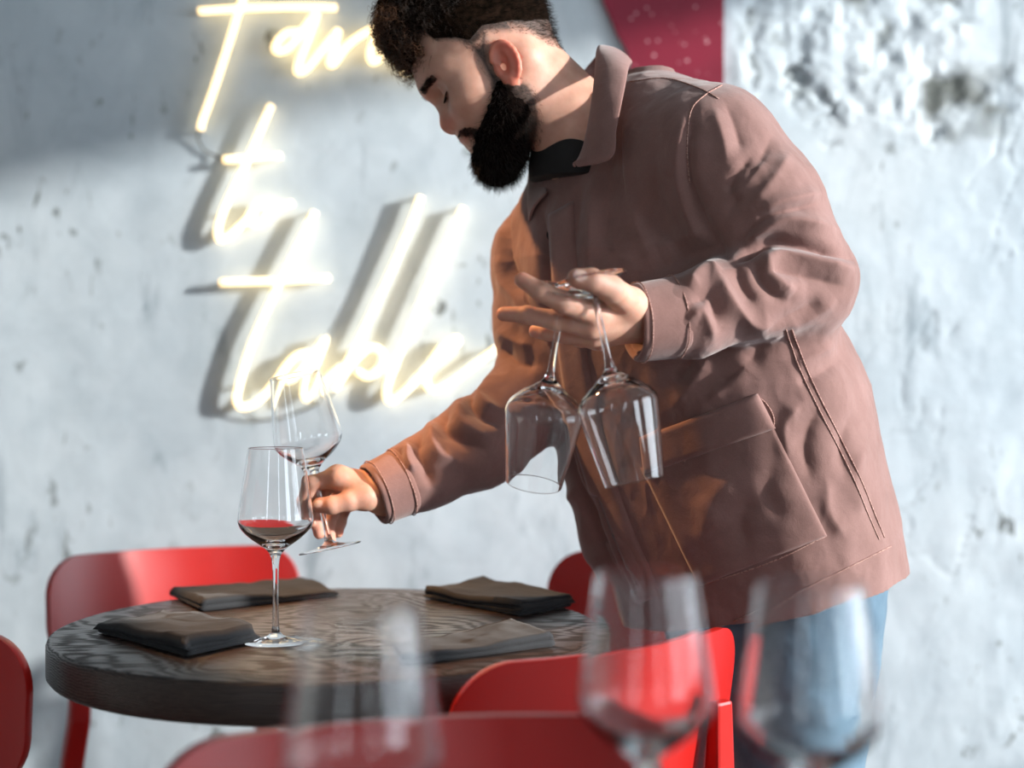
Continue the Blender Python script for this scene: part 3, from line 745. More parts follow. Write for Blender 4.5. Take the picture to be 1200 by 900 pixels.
bp = inpoly(F_, U_, beard_poly); bd = pdist(F_, U_, beard_poly)
bs = np.where(bp, np.clip(0.35 + bd / 0.006, 0, 1), np.clip(0.35 - bd / 0.016, 0, 1) * (F_ < 0.03)) * headm * ~ear_zone * (F_ > -0.05)
neck_st = np.clip(1 - np.hypot(F_ - 0.012, U_ + 0.085) / 0.05, 0, 1) * 0.45 * headm
stub = np.maximum(np.maximum(hs, bs), neck_st)
def set_attr(o, name, val):
    a = o.data.attributes.new(name, 'FLOAT', 'POINT'); a.data.foreach_set('value', np.asarray(val, np.float32))
set_attr(body, 'stubble', stub)
flush_ear_glow = 0.55 * np.exp(-((F_ - 0.100) ** 2 + (U_ + 0.024) ** 2) / 0.012 ** 2) * headm + 0.75 * ear_zone * headm + 0.75 * np.exp(-((F_ - 0.090) / 0.012) ** 2 - ((U_ + 0.0515) / 0.0085) ** 2 - (L_ / 0.032) ** 2) * headm  # nose and lips are skin redness; ear red paints in the backlit glow
for h in (lh, rh):
    for f in ('thumb', 'index', 'middle', 'ring', 'pinky'):
        tip = h[f][0][-1]; flush_ear_glow = flush_ear_glow + 0.28 * np.exp(-np.sum((bV - tip) ** 2, 1) / 0.014 ** 2)
set_attr(body, 'flush_ear_glow', np.clip(flush_ear_glow, 0, 1))
nail = np.zeros(len(bV))
for c, ax_, r1 in ((P(680, 322, 1.5015), unit(P(692, 328, 1.512) - P(676, 326, 1.512)), 0.0065), (P(372, 590, 1.7745), unit(P(389, 592, 1.78) - P(375, 592, 1.78)), 0.0055)):
    d = bV - c; al = d @ ax_; rr_ = np.sqrt(np.maximum(np.sum(d * d, 1) - al ** 2, 0)); nail = np.maximum(nail, np.clip((1.15 - np.hypot(al / (r1 * 1.15), rr_ / r1)) / 0.2, 0, 1))
set_attr(body, 'nail', nail)
# eyes
for s in (-1, 1):
    c = hw(EYE[0], EYE[1], s * EYE[2]); V, Fc = lathe([(0.0122 * math.sin(a), 0.0122 * math.cos(a)) for a in np.linspace(0.02, math.pi - 0.02, 16)], 24)
    g = unit(HF * 0.86 - HU * 0.5); q = Vector(g).to_track_quat('Z', 'Y').to_matrix(); V = [tuple(q @ Vector(p) + Vector(c)) for p in V]
    eye = obj('eye', V, Fc, M_EYE, man)
    V, Fc = lathe([(0.0124 * math.sin(a), 0.0124 * math.cos(a)) for a in np.linspace(0.02, 0.52, 6)], 20); V = [tuple(q @ Vector(p) + Vector(c)) for p in V]
    obj('iris', V, Fc, M_IRIS, eye)

# --- strands of hair as fine tubes
def strands(paths, radii):
    # paths: N x S x 3
    Pn = np.asarray(paths); N, S, _ = Pn.shape; T = np.gradient(Pn, axis=1); T /= np.linalg.norm(T, axis=2, keepdims=True) + 1e-12
    ref = np.broadcast_to(np.array([0.31, 0.83, 0.46]), T.shape); A = np.cross(T, ref); A /= np.linalg.norm(A, axis=2, keepdims=True) + 1e-9; B = np.cross(T, A)
    r = np.asarray(radii)[:, None, None] * (1 - 0.75 * np.linspace(0, 1, S) ** 2)[None, :, None]
    ang = [0, 2.0944, 4.18879]
    V = np.stack([Pn + r * (math.cos(a) * A + math.sin(a) * B) for a in ang], 2).reshape(-1, 3)
    i = (np.arange(N)[:, None] * S + np.arange(S - 1)[None]).ravel() * 3
    Fq = np.concatenate([np.stack([i + k, i + (k + 1) % 3, i + 3 + (k + 1) % 3, i + 3 + k], 1) for k in range(3)])
    return V, Fq
bm_norm = np.zeros((len(bV), 3)); body.data.vertices.foreach_get  # normals below
nrm = np.empty(len(bV) * 3, np.float32); body.data.vertex_normals.foreach_get('vector', nrm); bN = nrm.reshape(-1, 3)

# bulk of the hair
def build_hair():
    v = Vol(tuple(HO + np.array([-0.20, -0.11, -0.09])), tuple(HO + np.array([0.13, 0.11, 0.19])), 0.0022)
    f, lo, hi = ellip(hw(0.002, 0.050, 0), (0.0995, 0.0855, 0.0785), HM); v.add(f, lo, hi)
    v.add(*ellip(hw(0.010, 0.088, 0), (0.088, 0.070, 0.070), HM), 0.03)
    v.add(*ellip(hw(0.062, 0.110, 0), (0.040, 0.040, 0.060), HM), 0.03)
    for a, b, r in ((474, 12, 0.026), (466, 34, 0.020), (494, 2, 0.03), (478, 52, 0.014)):
        q = loc(a, b)
        for l_ in (-0.03, 0.0, 0.03): v.add(*ellip(hw(q[0], q[1], l_), (r, r, r * 1.2), HM), 0.015)
    sl, x, y, z = v._sl(v.lo, v.lo + v.n * v.h)
    X, Y, Z = np.broadcast_arrays(x, y, z); X, Y, Z = [np.ascontiguousarray(q, dtype=np.float32) for q in (X, Y, Z)]
    F = (X - HO[0]) * HF[0] + (Z - HO[2]) * HF[2]; U = (X - HO[0]) * HU[0] + (Z - HO[2]) * HU[2]
    top = np.clip((U - 0.070) / 0.03, 0, 1)
    nz = fbm(X * 95, Y * 95, Z * 95, 2, 200)
    v.a += top * 0.0055 * nz
    lim = np.interp(F.ravel(), HAIR_F, HAIR_U + 0.006).reshape(F.shape)
    v.a += (0.0045 * np.clip(1 - (U - lim) / 0.022, 0, 1) * (F < 0.072)).astype(np.float32)
    v.a = np.maximum(v.a, ((lim - U) * 0.8).astype(np.float32) * (F < 0.075) + ((0.062 - U) * 0.8).astype(np.float32) * (F >= 0.075))
    ear = ellip(hw(0.000, -0.014, 0), (0.0205, 0.030, 0.2), HM)[0](x, y, z); v.a = np.maximum(v.a, -ear.astype(np.float32))
    return v.mesh()
hV, hF = build_hair()
hair = obj('hair', hV, hF, M_HAIR_BASE, man)
nrm = np.empty(len(hV) * 3, np.float32); hair.data.vertex_normals.foreach_get('vector', nrm); hN = nrm.reshape(-1, 3)
hFl, hUl, hLl = to_local(hV)

def curl_set(root, nr, length, crad, turns, S=22):
    N = len(root); t_ = np.linspace(0, 1, S)[None, :, None]
    d = nr + 0.55 * rng.normal(size=(N, 3)) * np.array([1, 1, 1]) + np.array([0, 0, -0.15]); d /= np.linalg.norm(d, axis=1)[:, None]
    a = np.cross(d, rng.normal(size=(N, 3))); a /= np.linalg.norm(a, axis=1)[:, None]; b = np.cross(d, a)
    ph = rng.uniform(0, 6.28, (N, 1, 1)); tn = turns[:, None, None] * 6.283 * t_ + ph
    R = crad[:, None, None] * np.minimum(1, 0.25 + t_ * 2)
    base = root[:, None] - nr[:, None] * 0.004 + d[:, None] * (length[:, None, None] * (t_ - 0.35 * t_ ** 2)) + np.array([0, 0, -1.0]) * (0.25 * length[:, None, None] * t_ ** 2)
    return base + R * (np.cos(tn) * a[:, None] + np.sin(tn) * b[:, None])
idx = np.where((hUl > 0.080) & (hN @ np.array([-0.3, -0.45, 0.6]) > -0.5))[0]; idx = rng.choice(idx, 4600)
pth = curl_set(hV[idx], hN[idx], rng.uniform(0.010, 0.026, 4600), rng.uniform(0.0022, 0.0052, 4600), rng.uniform(0.8, 2.2, 4600))
V, Fq = strands(pth, rng.uniform(0.00022, 0.00042, 4600)); tag(obj('curl', V, Fq, M_HAIR, hair), kind='stuff')
fr = np.where((hFl > 0.074) & (hUl > 0.055) & (hUl < 0.135))[0]; fr = rng.choice(fr, 800)
pth = curl_set(hV[fr], hN[fr] * 0.6 + HF * 0.5 + np.array([0, 0, -0.3]), rng.uniform(0.014, 0.032, 800), rng.uniform(0.004, 0.0075, 800), rng.uniform(0.9, 1.9, 800), 28)
V, Fq = strands(pth, rng.uniform(0.00025, 0.00045, 800)); tag(obj('front_curl', V, Fq, M_CURL, hair), kind='stuff')
def short_set(roots, nr, length, comb, S=5, jit=0.35):
    N = len(roots); t_ = np.linspace(0, 1, S)[None, :, None]
    d = nr * 0.8 + comb + jit * rng.normal(size=(N, 3)); d /= np.linalg.norm(d, axis=1)[:, None]; c = np.broadcast_to(comb, (N, 3)) + 0.25 * rng.normal(size=(N, 3))
    return roots[:, None] - nr[:, None] * 0.0008 + d[:, None] * length[:, None, None] * t_ + c[:, None] * (length[:, None, None] * 0.5 * t_ ** 2)
sid = np.where((hs > 0.03) & (U_ < 0.095) & (np.abs(L_) > 0.01))[0]; sid = rng.choice(sid, 5200)
ln = 0.0015 + 0.0085 * np.clip((U_[sid] - hl[sid]) / 0.045, 0, 1)
pth = short_set(bV[sid] + bN[sid] * 0.001, bN[sid], ln, -HF * 0.35 - HU * 0.5); V, Fq = strands(pth, np.full(5200, 0.00020)); tag(obj('short_hair', V, Fq, M_HAIR, hair), kind='stuff')

hs2 = np.where((hUl < 0.105) & (hFl < 0.075))[0]; hs2 = rng.choice(hs2, 3600)
pth = short_set(hV[hs2], hN[hs2], 0.004 + 0.008 * np.clip((hUl[hs2] - 0.03) / 0.06, 0, 1), -HF * 0.35 - HU * 0.5); V, Fq = strands(pth, np.full(3600, 0.00022)); tag(obj('short_hair', V, Fq, M_HAIR, hair), kind='stuff')
# beard
def build_beard():
    v = Vol(tuple(P(520, 240, 1.86) - [0, 0.09, 0]), tuple(P(650, 90, 1.86) + [0, 0.09, 0]), 0.0022)
    def bw(px, py, ls): q = loc(px, py); return hw(q[0], q[1], ls)
    for s in (-1, 1):
        v.cone(bw(586, 112, s * 0.064), bw(598, 140, s * 0.056), 0.006, 0.018, 0.01)
        v.cone(bw(598, 140, s * 0.050), bw(588, 176, s * 0.036), 0.023, 0.028, 0.02)
        v.cone(bw(588, 130, s * 0.058), bw(578, 160, s * 0.044), 0.010, 0.015, 0.015)
        v.cone(bw(582, 178, s * 0.032), bw(580, 190, s * 0.012), 0.022, 0.026, 0.02)
        v.cone(bw(566, 168, s * 0.026), bw(572, 184, s * 0.012), 0.008, 0.014, 0.012)
        v.cone(bw(558, 160, s * 0.025), bw(568, 170, s * 0.032), 0.0055, 0.0065, 0.006)
    v.cone(bw(592, 178, 0), bw(588, 193, 0), 0.030, 0.022, 0.02)
    sl, x, y, z = v._sl(v.lo, v.lo + v.n * v.h)
    X, Y, Z = [np.ascontiguousarray(q, dtype=np.float32) for q in np.broadcast_arrays(x, y, z)]
    v.a += 0.0022 * fbm(X * 180, Y * 180, Z * 180, 2, 300)
    return v.mesh()
beV, beF = build_beard(); beard = obj('beard', beV, beF, M_BEARD_BASE, man)
nrm = np.empty(len(beV) * 3, np.float32); beard.data.vertex_normals.foreach_get('vector', nrm); beN = nrm.reshape(-1, 3)
k = rng.choice(len(beV), 6500); pth = short_set(beV[k], beN[k], rng.uniform(0.004, 0.011, 6500), HF * 0.12 - HU * 0.55, 5, 0.3)
V, Fq = strands(pth, np.full(6500, 0.00024)); tag(obj('beard_strand', V, Fq, M_BEARD, beard), kind='stuff')
k = np.where((bs > 0.05) & ~((F_ < 0.0) & (U_ > 0.02)))[0]; k = rng.choice(k, 4200); pth = short_set(bV[k], bN[k], rng.uniform(0.002, 0.006, 4200), -HU * 0.6, 4, 0.3)
V, Fq = strands(pth, np.full(4200, 0.00017)); tag(obj('cheek_stubble', V, Fq, M_BEARD, beard), kind='stuff')
mou_poly = [loc(*p) for p in [(536, 161), (538, 156), (546, 154), (557, 156), (568, 160), (568, 170), (560, 167), (552, 163), (544, 162)]]
k = np.where(headm & inpoly(F_, U_, mou_poly) & (F_ > 0.05))[0]
if len(k):
    k = rng.choice(k, 1100); pth = short_set(bV[k], bN[k], rng.uniform(0.003, 0.006, 1100), HL_ * np.sign(L_[k])[:, None] * 0.5 - HU * 0.75 - HF * 0.1, 4, 0.25)
    V, Fq = strands(pth, np.full(1100, 0.00022)); tag(obj('moustache', V, Fq, M_BEARD, beard), kind='stuff')
# brows and lashes
for s in (-1, 1):
    k = np.where(headm & (np.abs(U_ - 0.0285 + 0.10 * np.abs(np.abs(L_) - 0.030)) < 0.0042) & (L_ * s > 0.013) & (L_ * s < 0.050) & (F_ > 0.06))[0]
    if len(k):
        k = rng.choice(k, 520); pth = short_set(bV[k], bN[k], rng.uniform(0.004, 0.0085, 520), HL_ * s * 0.9 + HU * 0.15, 4, 0.2); V, Fq = strands(pth, np.full(520, 0.00024)); obj('eyebrow', V, Fq, M_BEARD, man)
    c = hw(EYE[0], EYE[1], s * EYE[2]); an = np.linspace(-0.9, 0.9, 60); rt = np.array([c + 0.0141 * (math.cos(a) * (HF * 0.93 - HU * 0.37) + math.sin(a) * HL_) for a in an])
    pth = rt[:, None] + np.linspace(0, 1, 5)[None, :, None] * 0.008 * ((rt - c) / 0.0141 * 0.9 - HU * 0.45)[:, None]
    V, Fq = strands(pth, np.full(60, 0.00026)); obj('eyelash', V, Fq, M_BEARD, man)

# --- jacket
TOR = [(800, 752, 1050), (760, 744, 1048), (700, 718, 1042), (650, 698, 1036), (600, 682, 1027), (560, 670, 1018), (500, 658, 1006), (450, 645, 996), (400, 632, 972), (350, 616, 940),
       (300, 612, 905), (250, 622, 880), (200, 640, 862), (160, 650, 850), (130, 676, 838), (108, 700, 822), (90, 735, 780)]
TY, TLp, TRp = [np.array(c, float)[::-1] for c in zip(*TOR)]
YT = 1.87; th_ = math.radians(-43); SV = np.array([math.cos(th_), math.sin(th_)]); NV = np.array([math.sin(th_), -math.cos(th_)])
NV = np.array([-0.682, -0.731]); SV = np.array([0.731, -0.682])
def torso(off=0.0, fd=0.66):
    def f(x, y, z):
        py = 450 - (z - CAM_Z) / YT * F_PX
        l_ = np.interp(py, TY, TLp); r_ = np.interp(py, TY, TRp)
        cx = ((l_ + r_) / 2 - 600) / F_PX * YT; ex = (r_ - l_) / 2 / F_PX * YT
        w_ = ex / math.sqrt(SV[0] ** 2 + (fd * NV[0]) ** 2) ; d_ = w_ * fd
        w_ = np.maximum(w_ + off, 0.02); d_ = np.maximum(d_ + off, 0.02)
        s = (x - cx) * SV[0] + (y - YT) * SV[1]; n_ = (x - cx) * NV[0] + (y - YT) * NV[1]
        e = 2.35
        k = (np.abs(s / w_) ** e + np.abs(n_ / d_) ** e) ** (1 / e)
        lim = np.maximum(0.0, 92 - py) / F_PX * YT
        return np.maximum((k - 1) * np.minimum(w_, d_) * 0.9, lim * 1.0 - 0.002)
    return f
HEM_R, HEM_L = P(1052, 654, 1.90), P(735, 752, 1.80); HN_ = unit(np.array([-(HEM_R[2] - HEM_L[2]), 0, HEM_R[0] - HEM_L[0]]))
CUL, CUR = P(746, 377, 1.623), P(440, 578, 1.822)
def build_jacket():
    lo, hi = (-0.22, 1.49, 0.68), (0.55, 2.13, 1.50)
    v = Vol(lo, hi, 0.002)
    v.add(torso(), lo, hi)
    v.cone(P(760, 135, 1.84), SHL, 0.050, 0.072, 0.05)
    v.cone(P(690, 200, 1.90), SHR, 0.045, 0.066, 0.05)
    # left (near) sleeve, bent at the elbow
    v.chain([SHL, P(890, 247, 1.715), ELL + np.array([0.0, 0, 0.0])], [0.077, 0.075, 0.062], 0.04, 0.02)
    v.chain([ELL, P(880, 345, 1.67), P(812, 370, 1.64), CUL], [0.061, 0.055, 0.046, 0.043], 0.012, 0.02)
    # right (far) sleeve reaching to the table
    v.chain([SHR, P(636, 375, 1.965), ELR], [0.067, 0.064, 0.060], 0.03, 0.02)
    v.chain([ELR, P(560, 520, 1.88), P(500, 553, 1.85), CUR], [0.066, 0.056, 0.045, 0.040], 0.015, 0.02)
    # cuffs are open
    for cu, wr, r in ((CUL, ELL, 0.043), (CUR, ELR, 0.040)):
        ax = unit(cu - (P(812, 370, 1.64) if cu is CUL else P(500, 553, 1.85)))
        v.cut(lambda x, y, z, c=cu, a=ax: np.maximum(-((x - c[0]) * a[0] + (y - c[1]) * a[1] + (z - c[2]) * a[2]), np.sqrt((x - c[0]) ** 2 + (y - c[1]) ** 2 + (z - c[2]) ** 2) - 0.075), cu - 0.08, cu + 0.08)
        v.cone(cu + ax * 0.03, cu - ax * 0.035, r - 0.006, r - 0.008, 0, 'cut')
    # neck opening
    v.cone(NB + np.array([0.004, 0, 0.010]), hw(-0.03, -0.04), 0.064, 0.088, 0.01, 'cut')
    v.cone(P(637, 236, 1.82), P(632, 180, 1.83), 0.010, 0.030, 0.008, 'cut')
    # hem plane and hollow inside
    v.cut(lambda x, y, z: (x - HEM_R[0]) * HN_[0] + (z - HEM_R[2]) * HN_[2] + 0 * y, lo, hi)
    ti = torso(-0.009)
    v.cut(lambda x, y, z: np.maximum(ti(x, y, z), (x - HEM_R[0]) * HN_[0] + (z - HEM_R[2]) * HN_[2] + 0 * y - 0.12), lo, hi)
    return v.mesh()
jV, jF = build_jacket()
nrm_tmp = obj('jacket_tmp', jV, jF); nr = np.empty(len(jV) * 3, np.float32); nrm_tmp.data.vertex_normals.foreach_get('vector', nr); jN = nr.reshape(-1, 3).copy()
bpy.data.objects.remove(nrm_tmp)
# folds: (amplitude mm, width px, polyline in photo pixels, which surface: 'a' near arm, 't' trunk, 'r' far arm) - sculpted as real relief on the side it belongs to
FOLDS = [
 # near arm: deep crease at the elbow crook and its ridges
 (-13, 7, [(1006, 303), (965, 293), (930, 286), (905, 283), (880, 292), (862, 304)], 'a'),
 (9, 10, [(985, 270), (950, 262), (925, 256), (905, 262), (884, 276), (872, 286)], 'a'),
 (-8, 7, [(958, 238), (930, 246), (905, 252), (885, 264), (868, 282)], 'a'),
 (7, 9, [(962, 226), (938, 232), (912, 238), (886, 248)], 'a'),
 (8, 9, [(1000, 316), (960, 306), (920, 300), (890, 304)], 'a'),
 (-6, 8, [(990, 336), (950, 326), (918, 318), (896, 320)], 'a'),
 (8, 10, [(896, 300), (902, 316), (914, 332), (930, 342)], 'a'),
 (-7, 7, [(884, 306), (890, 326), (904, 344), (920, 352)], 'a'),
 (9, 11, [(838, 318), (850, 344), (866, 366), (888, 380), (920, 376)], 'a'),
 (-7, 9, [(862, 312), (870, 336), (884, 356)], 'a'),
 (9, 9, [(806, 336), (816, 324), (830, 316), (846, 320)], 'a'),
 (-7, 8, [(812, 356), (830, 346), (838, 358), (842, 384)], 'a'),
 (6, 8, [(806, 376), (822, 364), (832, 380), (836, 400)], 'a'),
 (-5, 6, [(880, 184), (862, 206), (852, 226)], 'a'), (5, 7, [(896, 188), (878, 212), (862, 232)], 'a'),
 (-4, 7, [(905, 160), (890, 190), (870, 222), (850, 250)], 'a'), (4, 8, [(925, 180), (905, 212), (880, 240)], 'a'),
 (4, 8, [(836, 128), (846, 160), (852, 190)], 'a'), (-4, 7, [(850, 120), (862, 150), (868, 176)], 'a'),
 (-5, 8, [(960, 352), (930, 368), (890, 386)], 'a'), (5, 9, [(980, 350), (950, 368), (916, 384)], 'a'),
 # armhole and chest drape
 (-7, 8, [(812, 130), (806, 170), (808, 215), (826, 262), (852, 304)], 'at'), (5, 8, [(802, 140), (794, 190), (800, 236), (824, 284)], 'at'),
 (-6, 12, [(768, 150), (764, 200), (772, 250), (800, 300)], 't'), (5, 12, [(745, 120), (738, 180), (744, 250), (760, 300)], 't'),
 (-5, 10, [(722, 160), (712, 220), (708, 290)], 't'), (5, 9, [(702, 200), (694, 250), (690, 310)], 't'), (-5, 8, [(680, 210), (672, 270), (668, 330)], 't'),
 (-6, 12, [(840, 290), (800, 300), (766, 318)], 't'), (5, 12, [(840, 270), (800, 278), (770, 292)], 't'),
 (6, 8, [(648, 250), (650, 330), (658, 430), (676, 520), (702, 600), (742, 700)], 't'), (-17, 6, [(634, 250), (640, 330), (648, 430), (664, 520), (690, 600), (728, 690)], 't'),
 # far front panel, bunched at the waist
 (7, 9, [(672, 556), (684, 600), (688, 640), (704, 672)], 't'), (-7, 7, [(690, 560), (700, 610), (708, 650)], 't'), (6, 8, [(664, 540), (676, 566), (670, 590)], 't'),
 # flank below the arm
 (5, 10, [(880, 420), (858, 446), (830, 470)], 't'), (-5, 9, [(900, 400), (868, 432), (838, 452)], 't'), (5, 9, [(830, 420), (812, 450), (790, 476)], 't'), (-5, 9, [(810, 420), (792, 448)], 't'),
 (5, 10, [(940, 470), (920, 500), (925, 540)], 't'), (-5, 9, [(958, 480), (944, 520), (950, 560)], 't'), (4, 9, [(968, 560), (972, 600), (990, 630)], 't'),
 (-5, 9, [(985, 420), (955, 440), (935, 450)], 't'), (5, 9, [(975, 402), (948, 420), (930, 426)], 't'),
 (5, 12, [(860, 560), (838, 590), (848, 620)], 't'), (-5, 11, [(880, 580), (868, 612), (880, 640)], 't'), (4, 12, [(820, 580), (830, 610), (818, 640)], 't'), (-4, 11, [(906, 540), (900, 580), (920, 610)], 't'),
 (4, 10, [(1012, 520), (1000, 560), (1010, 600)], 't'), (-4, 9, [(1000, 480), (985, 520), (992, 560)], 't'),
 # far sleeve: bunched folds between elbow and cuff
 (9, 8, [(586, 440), (570, 446), (562, 462), (570, 476), (590, 484)], 'r'), (-10, 7, [(578, 436), (556, 456), (552, 474), (566, 490), (588, 498)], 'r'),
 (9, 9, [(548, 466), (540, 490), (556, 506), (580, 516)], 'r'), (-9, 7, [(528, 478), (520, 500), (536, 516), (566, 526)], 'r'),
 (9, 9, [(512, 496), (506, 516), (516, 534), (536, 540)], 'r'), (-8, 7, [(494, 508), (490, 528), (498, 546), (508, 570)], 'r'),
 (7, 7, [(480, 518), (478, 536), (486, 552)], 'r'), (-6, 6, [(468, 524), (468, 540), (474, 556)], 'r'),
 (8, 10, [(584, 300), (590, 330), (606, 350), (618, 380)], 'r'), (-8, 8, [(600, 290), (604, 320), (618, 340)], 'r'), (7, 9, [(586, 385), (604, 400), (626, 408)], 'r'), (-9, 8, [(586, 408), (606, 422), (630, 428)], 'r'),
 (6, 9, [(592, 262), (588, 290), (594, 318)], 'r'), (-6, 7, [(606, 250), (600, 280)], 'r'),
]
def project(V): return 600 + V[:, 0] / V[:, 1] * F_PX, 450 - (V[:, 2] - CAM_Z) / V[:, 1] * F_PX
def segd(V, a, b):
    d = b - a; t_ = np.clip(((V - a) @ d) / (d @ d), 0, 1); return np.linalg.norm(V - a - t_[:, None] * d, axis=1)
dA = np.minimum(segd(jV, SHL, ELL) - 0.080, segd(jV, ELL, CUL) - 0.055); dR = np.minimum(segd(jV, SHR, ELR) - 0.070, segd(jV, ELR, CUR) - 0.055)
part_a = dA < 0.016; part_r = (dR < 0.016) & ~part_a; part_t = ~part_a & ~part_r
px_, py_ = project(jV); vd = jV - np.array([0, 0, CAM_Z]); vd /= np.linalg.norm(vd, axis=1)[:, None]
facing = np.clip(-np.einsum('ij,ij->i', vd, jN) * 3 + 0.6, 0, 1)
disp = np.zeros(len(jV))
for amp, wd, poly, which in FOLDS:
    m_ = np.zeros(len(jV), bool)
    if 'a' in which: m_ |= part_a
    if 't' in which: m_ |= part_t | (dA < 0.03) & ~part_r
    if 'r' in which: m_ |= part_r
    pl = catmull([(a, b, 0) for a, b in poly], 5)[:, :2]
    lo, hi = pl.min(0) - wd * 3, pl.max(0) + wd * 3
    k = np.where(m_ & (facing > 0) & (px_ > lo[0]) & (px_ < hi[0]) & (py_ > lo[1]) & (py_ < hi[1]))[0]
    if not len(k): continue
    best = np.full(len(k), 1e9); tt = np.zeros(len(k)); n = len(pl) - 1
    for i in range(n):
        a, b = pl[i], pl[i + 1]; e = b - a; t_ = np.clip(((px_[k] - a[0]) * e[0] + (py_[k] - a[1]) * e[1]) / (e @ e + 1e-9), 0, 1)
        d = np.hypot(px_[k] - a[0] - t_ * e[0], py_[k] - a[1] - t_ * e[1]); u = d < best; best[u] = d[u]; tt[u] = (i + t_[u]) / n
    taper = np.clip(np.minimum(tt, 1 - tt) * 4 + 0.25, 0, 1)
    disp[k] += amp * 0.001 * 1.15 * np.exp(-np.abs(best / wd) ** 1.5) * taper * facing[k]
# soft crumple everywhere
cr1 = fbm(jV[:, 0] * 15 + jV[:, 2] * 5, jV[:, 1] * 15, jV[:, 2] * 9, 3, 400); cr2 = 0.6 - np.abs(fbm(jV[:, 0] * 26, jV[:, 1] * 26, jV[:, 2] * 18, 3, 430))
disp += 0.0030 * cr1 + 0.0014 * cr2
jV = jV + jN * disp[:, None]
jacket = obj('jacket', jV, jF, M_JACKET, man); jacket['label'] = 'faded brown cotton work jacket'
bpy.context.view_layer.update()
# drape trims over the finished cloth
jinv = jacket.matrix_world.inverted()
def hit(px, py, back=0.0):
    o = Vector((0, 0, CAM_Z)); d = Vector(P(px, py, 1.0)) - o; d.normalize()
    ok, p, n_, _ = jacket.ray_cast(jinv @ o, d)
    return (np.array(jacket.matrix_world @ p), np.array(n_)) if ok else (None, None)
def drape_line(poly, r, name='seam', m=M_STITCH, n=10):
    pl = catmull([(a, b, 0) for a, b in poly], n)[:, :2]; pts = []
    for a, b in pl:
        p, q = hit(a, b)
        if p is not None and (not pts or np.linalg.norm(p - pts[-1]) < 0.03): pts.append(p + q * r * 0.5)
    if len(pts) > 3:
        pts = np.array(pts); V, Fc = tube(pts, r, 6); return obj(name, V, Fc, m, jacket)
def drape_patch(name, quad, off, m=M_JACKET2, nu=28, nv=20, edges=None):
    # quad: four corners seen in the photo, or edges: two polylines the strip runs between
    if edges is None: A, B, Cq, D = [np.array(q, float) for q in quad]
    else:
        e0, e1 = [catmull([(a, b, 0) for a, b in e], 12)[:, :2] for e in edges]; ti = np.linspace(0, 1, nu) * (len(e0) - 1)
        e0, e1 = [np.stack([np.interp(ti, np.arange(len(e)), e[:, c]) for c in (0, 1)], 1) for e in (e0, e1)]
    pts = np.zeros((nu, nv, 3)); nn = np.zeros((nu, nv, 3)); last = None
    for i in range(nu):
        for j in range(nv):
            u, v_ = i / (nu - 1), j / (nv - 1); q = (A * (1 - u) + B * u) * (1 - v_) + (D * (1 - u) + Cq * u) * v_ if edges is None else e0[i] * (1 - v_) + e1[i] * v_
            p, n_ = hit(*q)
            if p is None or (last is not None and abs(p[1] - last[1]) > 0.06): p, n_ = last[0], last[2]; p = p.copy()
            pts[i, j] = p; nn[i, j] = n_; last = (p, p[1], n_)
    for _ in range(2):
        s = pts.copy(); s[1:-1, 1:-1] = (pts[:-2, 1:-1] + pts[2:, 1:-1] + pts[1:-1, :-2] + pts[1:-1, 2:] + 2 * pts[1:-1, 1:-1]) / 6; pts = s
    u = np.linspace(0, 1, nu)[:, None]; v_ = np.linspace(0, 1, nv)[None]
    edge = np.clip(np.minimum(np.minimum(u, 1 - u) * nu, np.minimum(v_, 1 - v_) * nv) / 1.2, 0, 1)
    topv = pts + nn * (off * (0.45 + 0.55 * edge))[..., None]; bot = pts - nn * 0.002
    V = np.concatenate([topv.reshape(-1, 3), bot.reshape(-1, 3)]); N = nu * nv; Fc = []
    for i in range(nu - 1):
        for j in range(nv - 1):
            a = i * nv + j; Fc.append([a, a + 1, a + nv + 1, a + nv]); 
    loop = [j for j in range(nv)] + [i * nv + nv - 1 for i in range(1, nu)] + [(nu - 1) * nv + j for j in range(nv - 2, -1, -1)] + [i * nv for i in range(nu - 2, 0, -1)]
    for k in range(len(loop)): a, b = loop[k], loop[(k + 1) % len(loop)]; Fc.append([b, a, N + a, N + b])
    return obj(name, V, Fc, m, jacket)
drape_patch('pocket', [(752, 548), (906, 500), (969, 628), (819, 687)], 0.0030, M_JACKET, 44, 40)
drape_patch('pocket_flap', [(752, 512), (888, 461), (909, 502), (757, 556)], 0.0060, M_JACKET2, 40, 16)
drape_patch('placket', None, 0.0045, M_JACKET2, 90, 8, [[(643, 252), (648, 330), (657, 430), (674, 520), (699, 600), (720, 655), (742, 706)], [(672, 236), (678, 330), (690, 430), (708, 520), (734, 600), (757, 655), (780, 700)]])
for ln_ in ([(752, 520), (800, 500), (850, 480), (890, 467), (906, 500), (860, 520), (800, 544)], [(906, 504), (930, 552), (968, 628)], [(968, 628), (900, 660), (820, 686)], [(820, 686), (790, 625), (758, 562)],
            [(921, 386), (934, 424), (948, 456), (974, 508), (998, 556), (1016, 600), (1030, 632)], [(928, 386), (942, 424), (956, 456), (982, 508), (1006, 556), (1024, 600), (1036, 630)],
            [(1044, 640), (1000, 662), (930, 696), (860, 728)], [(738, 96), (780, 92), (820, 104), (842, 116)], [(846, 100), (826, 112), (810, 130), (805, 170), (808, 214)],
            [(664, 240), (668, 330), (676, 430), (694, 520), (722, 600), (758, 690)]):
    drape_line(ln_, 0.0009)

